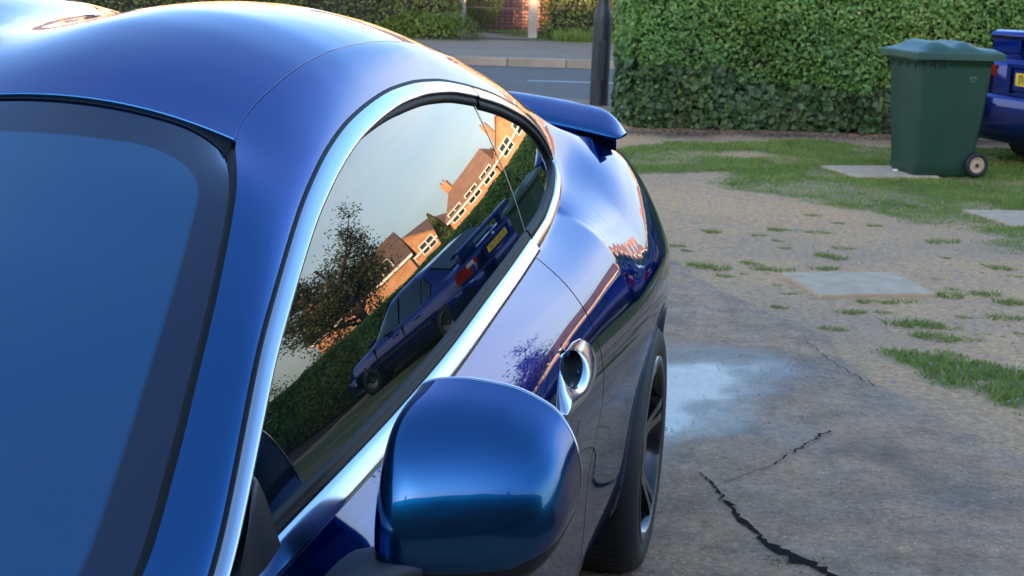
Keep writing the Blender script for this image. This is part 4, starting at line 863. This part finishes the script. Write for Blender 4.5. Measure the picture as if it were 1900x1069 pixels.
for i in range(n_-1):
    for j in range(m_):
        if any(math.hypot(rows[i, j, 1]-a, rows[i, j, 2]-b_) < .335 for a, b_ in wc) and abs(rows[i, j, 0]) > .55: keep[i, j] = False
grid('body_shell', rows, 'sedan_paint', sed, closed=True, keep=keep)
for e, i in ((0, 0), (1, -1)):
    r = rows[i]; c_ = r.mean(0); P = np.array([r, c_+(r-c_)*.97+np.array([0, -.02 if e == 0 else .015, 0]), c_+(r-c_)*.8+np.array([0, -.035 if e == 0 else .03, 0]), c_+(r-c_)*.02+np.array([0, -.04 if e == 0 else .035, 0])]); grid('tail_panel' if e == 0 else 'nose_panel', P, 'sedan_paint', sed, closed=True, flip=e == 1)
mk('under_tray', *boxg(-.6, .6, .2, 4.2, .18, .3), 'liner', sed)
# greenhouse: body-coloured frame with dark glass
gy_ = [.52, .80, 1.18, 1.6, 2.1, 2.45, 2.75, 3.12]; gz_ = [.965, 1.14, 1.345, 1.40, 1.405, 1.375, 1.20, .925]; gw_ = [.60, .60, .575, .575, .58, .585, .62, .66]
yq = np.linspace(.52, 3.12, 50); rows = []
for y in yq:
    z, w = np.interp(y, gy_, gz_), np.interp(y, gy_, gw_); zb0 = np.interp(y, ys, zs); wb = np.interp(y, ys, hw)*.955; f = np.clip((z-zb0)/.5, .02, 1)
    h = [(0, z), (w*.5, z-.006), (w*.85, z-.02*f), (w*.97, z-.055*f), (w+(wb-w)*.35*1, z-.055*f-(z-zb0)*.30), (wb*.99, zb0+.03*f), (wb, zb0-.01)]
    hp = spline(np.array(h), 18); full = np.vstack([hp[::-1]*np.array([-1, 1]), hp[1:]]); rows.append(np.column_stack([full[:, 0], np.full(len(full), y), full[:, 1]]))
rows = np.array(rows); grid('roof_shell', rows, 'sedan_paint', sed, flip=True)
def gh(y, f):
    """outer greenhouse side at length y, f 0 belt .. 1 cant rail -> (w,z)"""
    z, w = np.interp(y, gy_, gz_), np.interp(y, gy_, gw_); zb0 = np.interp(y, ys, zs); wb = np.interp(y, ys, hw)*.955; zz = zb0+.02+(z-.07-zb0)*f; return wb+(w-wb)*f**1.15+.012, zz
for s in (1, -1):
    for y0, y1, t0, t1 in ((.98, 1.24, .55, .97), (1.27, 1.98, .97, 1.0), (2.04, 2.86, 1.0, .62)):
        a = np.linspace(0, 1, 12); P = np.array([[(s*gh(y, f*ft)[0], y, gh(y, f*ft)[1]) for f in np.linspace(.04, .97, 6)] for y, ft in [(y0+(y1-y0)*k, t0+(t1-t0)*k) for k in a]]); grid('side_window', P, 'glass', sed, flip=s > 0)
    mk('door_seam', *boxg(*sorted((s*.835, s*.856)), 1.985, 1.993, .30, .84), 'liner', sed); mk('door_seam', *boxg(*sorted((s*.83, s*.856)), 2.985, 2.993, .30, .83), 'liner', sed)
    mk('door_handle', *boxg(*sorted((s*.845, s*.872)), 1.42, 1.56, .74, .765), 'sedan_paint', sed); mk('door_handle', *boxg(*sorted((s*.845, s*.872)), 2.16, 2.30, .74, .765), 'sedan_paint', sed)
    mk('side_strip', *boxg(*sorted((s*.84, s*.866)), 1.16, 3.05, .50, .55), 'black_plastic', sed)
    V, F = latheg([(.0, -.05), (.05, -.045), (.075, -.01), (.08, .04), (.0, .05)], 14); o = mk('door_mirror', V, F, 'sedan_paint', sed, True); o.location = (s*.95, 2.72, .96); o.scale = (1.2, .8, .8)
    # tail lamp wrapping the corner
    P = np.array([[(s*w, y, z) for z in (.66, .74, .80, .865)] for w, y in ((.50, -.024), (.57, -.014), (.64, .002), (.70, .03), (.762, .08), (.795, .16), (.815, .26))]); P[..., 0] *= 1.0; grid('tail_lamp', P+np.array([s*.010, -.012, 0]), 'red_lens', sed, flip=s < 0); P2 = P[1:4, 2:4]+np.array([s*.012, -.018, -.01]); grid('reverse_lens', P2, 'clear_lens', sed, flip=s < 0)
    P = np.array([[(s*w, y, z) for z in (.60, .66, .71)] for w, y in ((.35, 4.462), (.5, 4.44), (.62, 4.40), (.70, 4.33), (.755, 4.22))]); grid('head_lamp', P+np.array([0, .012, 0]), 'clear_lens', sed, flip=s > 0)
def quadgrid(name, c, m, par, n=8):
    a, b_ = np.meshgrid(np.linspace(0, 1, n), np.linspace(0, 1, n), indexing='ij'); c = [np.array(p, float) for p in c]
    return grid(name, (c[0][None, None]*((1-a)*(1-b_))[..., None]+c[1]*(a*(1-b_))[..., None]+c[2]*(a*b_)[..., None]+c[3]*((1-a)*b_)[..., None]), m, par)
quadgrid('rear_screen', [(-.56, .575, 1.015), (.56, .575, 1.015), (.50, 1.12, 1.335), (-.50, 1.12, 1.335)], 'glass', sed)
quadgrid('windscreen', [(.62, 3.09, .965), (-.62, 3.09, .965), (-.54, 2.50, 1.37), (.54, 2.50, 1.37)], 'glass', sed)
# rear bumper, boot recess, plate, spoiler
P = []
for w, y in ((-.868, .62), (-.872, .40), (-.86, .15), (-.80, .0), (-.68, -.065), (-.4, -.095), (0, -.105), (.4, -.095), (.68, -.065), (.80, .0), (.86, .15), (.872, .40), (.868, .62)):
    ny_ = np.array([w*.0, 0]); P.append([(w*.97, y+.03, .615), (w, y+.005, .60), (w*1.0, y-.0, .585), (w*1.005, y-.006, .50), (w*1.0, y, .40), (w*.995, y, .385), (w*.99, y+.004, .30), (w*.97, y+.02, .225), (w*.93, y+.06, .215)])
grid('rear_bumper', np.array(P), 'sedan_paint', sed)
P = []
for w, y in ((-.87, 3.85), (-.85, 4.2), (-.72, 4.42), (-.4, 4.50), (0, 4.52), (.4, 4.50), (.72, 4.42), (.85, 4.2), (.87, 3.85)): P.append([(w*.96, y-.03, .56), (w, y, .54), (w, y, .40), (w*.98, y-.01, .26), (w*.93, y-.06, .21)])
grid('front_bumper', np.array(P), 'sedan_paint', sed, flip=True)
pc = box('plate_recess', (-.33, .33, -.048, -.028, .655, .855), 'sedan_paint', sed, .012)
mk('recess_lip', *join(boxg(-.36, -.31, -.066, -.03, .64, .875), boxg(.31, .36, -.066, -.03, .64, .875), boxg(-.36, .36, -.066, -.03, .86, .885)), 'sedan_paint', sed)
pl = box('number_plate', (-.26, .26, -.060, -.050, .705, .815), 'plate_yellow', sed, .004)
for i, x in enumerate((-.215, -.155, -.095, -.035, .055, .115, .175)):
    g = [boxg(x, x+.010, -.0625, -.0605, .722, .798)]
    g.append(boxg(x+.011, x+.040, -.0625, -.0605, .788 if i % 2 == 0 else .722, .798 if i % 2 == 0 else .732))
    if i % 3 != 1: g.append(boxg(x+.030, x+.040, -.0625, -.0605, .734, .784))
    mk('plate_character', *join(*g), 'ink', pl)
V, F = latheg([(.0, .004), (.024, .003), (.028, 0)], 20); o = mk('badge', V, F, 'chrome', sed, True); o.location = (0, -.035, .905); o.rotation_euler = (math.radians(90), 0, 0)
P = []
for w in np.linspace(-.70, .70, 25):
    a = abs(w)/.70; y0 = .02+.05*a**2; z0 = 1.125-.01*a**2; P.append([(w, y0-.02, z0-.035), (w, y0-.025, z0+.014), (w, y0+.05, z0+.040), (w, y0+.19, z0+.026), (w, y0+.21, z0+.004), (w, y0+.10, z0-.020)])
wing = grid('boot_spoiler', np.array(P), 'sedan_paint', sed, closed=True)
for s in (1, -1):
    box('spoiler_leg', (*sorted((s*.34, s*.69)), .05, .20, .94, 1.125), 'sedan_paint', wing, .03)
for wy, wz in wc:
    for s in (1, -1):
        wr = empty('wheel', (s*.845, wy, wz), 0 if s > 0 else math.pi); wr.parent = sed
        V, F = latheg([(.205, -.01), (.25, .0), (.29, -.01), (.308, -.04), (.308, -.16), (.28, -.19)], 36, 'x'); mk('tyre', V, F, 'tyre', wr, True)
        V, F = latheg([(.0, -.03), (.06, -.02), (.14, -.035), (.19, -.01), (.207, -.006), (.207, -.05)], 30, 'x'); mk('rim', V, F, 'rim', wr, True)
        V, F = latheg([(.33, .0), (.335, -.28), (.0, -.28)], 24, 'x'); mk('arch_liner', V, F, 'liner', wr)

# ================================================================== HOUSES, TREES
def house(x, y, rot, w, d, h, rh, label, wall='render_brick', roof='roof_tile', gable_front=False, nwin=3, group='brick houses across the road', hip=0., detail=True, frame='white_paint'):
    """front faces local -y"""
    root = empty('house', (x, y, .1), rot, label=label, cat='house', group=group)
    hw_, hd = w/2, d/2
    if gable_front: V = [(-hw_, -hd, 0), (hw_, -hd, 0), (hw_, hd, 0), (-hw_, hd, 0), (-hw_, -hd, h), (hw_, -hd, h), (hw_, hd, h), (-hw_, hd, h), (0, -hd, h+rh), (0, hd, h+rh)]; F = [(0, 1, 5, 8, 4), (1, 2, 6, 5), (2, 3, 7, 9, 6), (3, 0, 4, 7)]
    else: V = [(-hw_, -hd, 0), (hw_, -hd, 0), (hw_, hd, 0), (-hw_, hd, 0), (-hw_, -hd, h), (hw_, -hd, h), (hw_, hd, h), (-hw_, hd, h), (-hw_+.01, 0, h+rh*(1-hip)), (hw_-.01, 0, h+rh*(1-hip))]; F = [(0, 1, 5, 4), (1, 2, 6, 9, 5), (2, 3, 7, 6), (3, 0, 4, 8, 7)]
    mk('wall', V, F, wall, root)
    o_ = .35; t_ = .14
    if gable_front:
        sl = []
        for s in (1, -1):
            k = rh/hw_; A = [(s*(hw_+o_), -hd-o_, h-o_*k), (s*(hw_+o_), hd+o_, h-o_*k), (0, hd+o_, h+rh), (0, -hd-o_, h+rh)]; sl.append(([(a, b_, c_+.03) for a, b_, c_ in A]+[(a, b_, c_+.03+t_) for a, b_, c_ in A], [(0, 3, 2, 1), (4, 5, 6, 7), (0, 1, 5, 4), (1, 2, 6, 5), (2, 3, 7, 6), (3, 0, 4, 7)]))
    else:
        sl = []; k = rh/hd; hx = hip*hw_*1.2
        for s in (1, -1):
            A = [(-hw_-o_, s*(hd+o_), h-o_*k), (hw_+o_, s*(hd+o_), h-o_*k), (hw_+o_-hx, 0, h+rh), (-hw_-o_+hx, 0, h+rh)]; sl.append(([(a, b_, c_+.03) for a, b_, c_ in A]+[(a, b_, c_+.03+t_) for a, b_, c_ in A], [(0, 3, 2, 1), (4, 5, 6, 7), (0, 1, 5, 4), (1, 2, 6, 5), (2, 3, 7, 6), (3, 0, 4, 7)]))
        if hip:
            for s in (1, -1):
                A = [(s*(hw_+o_), -hd-o_, h-o_*k), (s*(hw_+o_), hd+o_, h-o_*k), (s*(hw_+o_-hx), 0, h+rh)]; sl.append(([(a, b_, c_+.03) for a, b_, c_ in A]+[(a, b_, c_+.03+t_) for a, b_, c_ in A], [(0, 1, 2), (3, 5, 4), (0, 3, 4, 1), (1, 4, 5, 2), (2, 5, 3, 0)]))
    rf = mk('roof', *join(*sl), roof, root)
    cx = hw_*.72; ch = mk('chimney', *boxg(cx-.4, cx+.4, -.3, .3, h+rh*.3, h+rh+1.0), wall, rf)
    for q in (-.2, .2): mk('chimney_pot', *tubeg([(cx+q, 0, h+rh+1.0), (cx+q, 0, h+rh+1.35)], .1, 8), 'roof_tile', rf)
    if not detail: return root
    for fl_ in (0, 1):
        for i in range(nwin):
            xx = -hw_+w*(i+.5)/nwin; zz = 1.5+fl_*2.75
            if gable_front and fl_ == 1 and nwin > 1: xx *= .8
            ww, hh_ = min(.85, w/nwin*.36), .62
            if fl_ == 0 and i == nwin//2:
                dr = mk('door', *boxg(xx-.45, xx+.45, -hd-.06, -hd+.02, 0, 2.05), frame, root); mk('door_glass', *boxg(xx-.25, xx+.25, -hd-.075, -hd-.055, 1.2, 1.8), 'window_glass', dr); continue
            fr = mk('window', *join(boxg(xx-ww, xx+ww, -hd-.07, -hd+.02, zz-hh_, zz-hh_+.09), boxg(xx-ww, xx+ww, -hd-.07, -hd+.02, zz+hh_-.09, zz+hh_), boxg(xx-ww, xx-ww+.09, -hd-.068, -hd+.02, zz-hh_+.09, zz+hh_-.09), boxg(xx+ww-.09, xx+ww, -hd-.068, -hd+.02, zz-hh_+.09, zz+hh_-.09), boxg(xx-.045, xx+.045, -hd-.066, -hd+.02, zz-hh_+.09, zz+hh_-.09)), frame, root)
            mk('pane', *boxg(xx-ww+.09, xx+ww-.09, -hd-.03, -hd-.01, zz-hh_+.09, zz+hh_-.09), 'window_glass', fr)
    mk('bargeboard', *boxg(-hw_-.3, hw_+.3, -hd-.37, -hd-.33, h-.30, h-.12), frame, root)
    return root
row = [(-34, 0, 8), (-25, .0, 7.5), (-16, 0, 8), (-7, 0, 7.5), (2, 0, 8), (11, 0, 7.5)]
HN = ['farthest left', 'second from the left', 'third from the left', 'fourth from the left', 'fifth from the left', 'sixth from the left']
for i, (x, gf, w) in enumerate(row):
    c = R2(x, 40+i*.3); house(*c, RA, w, 7.5, 5.0, 2.4, 'sunlit brick house across the road, %s in the row behind the hedge' % HN[i], gable_front=bool(i % 2), roof='roof_tile' if i % 2 else 'roof_dark')
HH = [(15.5, 76, 7.2, 0, .3, 'sunlit hipped brick house mirrored at the top of the quarter window'), (23.2, 76, 6.8, 1, .0, 'sunlit gabled brick house mirrored at the rear end of the quarter window'), (30.6, 76, 7.0, 0, .3, 'sunlit hipped-roof brick house mirrored left of the quarter window'), (38, 75, 6.4, 1, 0, 'sunlit brick house with a gable mirrored above the saloon spoiler'), (45.2, 75, 7.2, 0, .3, 'sunlit brick house with long tiled roof mirrored above the saloon roof')]
for x, y, w, gf, hip, lab in HH: house(x, y, RA-.25, w, 7.5, 4.4, 2.3, lab, gable_front=bool(gf), hip=hip, nwin=2 if gf else 3)
house(31.5, 52, RA-.60, 7.0, 6.5, 3.9, 2.2, 'nearer sunlit brick house beside the dark tree mirrored in the door window', roof='roof_dark', nwin=2)
# the terrace behind the photographer that keeps the yard in shade
for i, x in enumerate((-30, -15, 0, 15, 30)):
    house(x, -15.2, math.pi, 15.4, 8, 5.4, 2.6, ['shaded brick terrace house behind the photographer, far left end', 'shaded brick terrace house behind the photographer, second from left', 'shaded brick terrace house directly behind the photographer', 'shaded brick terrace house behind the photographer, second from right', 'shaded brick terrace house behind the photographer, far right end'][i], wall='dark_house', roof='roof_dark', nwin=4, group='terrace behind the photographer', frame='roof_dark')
def tree(name, x, y, h, cr, n, leaf, size, label, cz=.6, sq=(1, 1, .9), trunk='bark_dark', tr=.14):
    root = empty(name, (x, y, 0), label=label, cat='tree'); r = np.random.default_rng(int(abs(x*7+y*3))); g = [tubeg([(0, 0, 0), (.05, .02, h*.25), (-.03, .05, h*.5), (.05, 0, h*.8)], [tr, tr*.8, tr*.55, tr*.2], 8)]
    tips = []
    for k in range(26):
        a = r.random()*6.283; z0 = h*r.uniform(.22, .7); e = np.array([math.cos(a), math.sin(a), r.uniform(.2, .9)]); e /= np.linalg.norm(e); ln = cr*r.uniform(.6, 1.05); p0 = np.array([0, 0, z0]); p1 = p0+e*ln*.5+r.normal(size=3)*.08; p2 = p0+e*ln+r.normal(size=3)*.12; p2[2] = min(p2[2], h*1.02)
        g.append(tubeg([p0, p1, p2], [tr*.4, tr*.22, tr*.06], 5)); tips += [p1*.5+p2*.5, p2, p1]
        for q in range(3):
            b0 = p1+(p2-p1)*r.random(); b1 = b0+r.normal(size=3)*np.array([.35, .35, .3])*cr*.35+np.array([0, 0, .1]); g.append(tubeg([b0, b1], [tr*.12, tr*.03], 4)); tips.append(b1)
    mk('trunk', *join(*g), trunk, root, True)
    tips = np.array(tips); C = tips[r.integers(0, len(tips), n)]+r.normal(size=(n, 3))*cr*.085; cloud('crown', C, r.normal(size=(n, 3))+np.array([0, 0, .4]), size, leaf, root, kind='stuff')
    return root
tree('garden_tree', 12.9, 22.0, 5.2, 2.1, 20000, 'tree_leaf', .085, 'dark leafy tree mirrored in the front of the door window', tr=.17)
def cone(name, x, y, h, r0, label, leaf='conifer', n=5000):
    root = empty(name, (x, y, 0), label=label, cat='conifer'); z = rng.random(n)**1.3*h; a = rng.random(n)*6.283; rr = r0*np.clip((1-z/h), 0, 1)**.75*(.85+.25*rng.random(n)); C = np.stack([rr*np.cos(a), rr*np.sin(a), z+.1], 1)
    cloud('crown', C, np.stack([np.cos(a), np.sin(a), .5+0*a], 1)+rng.normal(size=(n, 3))*.4, .12, leaf, root, kind='stuff'); mk('trunk', *tubeg([(0, 0, 0), (0, 0, h*.9)], [.10, .02], 7), 'trunk', root)
cone('clipped_conifer', 14.4, 31.5, 3.4, .60, 'pointed clipped conifer mirrored in front of the brick houses')
def bush(x, y, sx, sz, label, leaf='shrub_leaf', n=6000):
    root = empty('round_bush', (x, y, 0), label=label, cat='bush'); v = rng.normal(size=(n, 3)); v /= np.linalg.norm(v, axis=1, keepdims=True); C = v*np.array([sx, sx, sz])*(.75+.3*rng.random(n))[:, None]*(1+(vnoise(v[:, 0]*3+7, v[:, 2]*3+v[:, 1], 3, 51)-.5)[:, None]*.5)+np.array([0, 0, sz*.92]); C[:, 2] = np.abs(C[:, 2])
    cloud('leaves', C, v+rng.normal(size=v.shape)*.4, .07, leaf, root, kind='stuff'); mk('stem', *tubeg([(0, 0, 0), (0, .05, sz*.5), (.1, 0, sz)], [.06, .04, .02], 6), 'trunk', root)
bush(10.1, 16.1, .9, .85, 'yellow green rounded bush mirrored beside the bonnet of the saloon'); bush(12.6, 16.2, 1.3, 1.1, 'dark bush under the mirrored tree', 'privet')
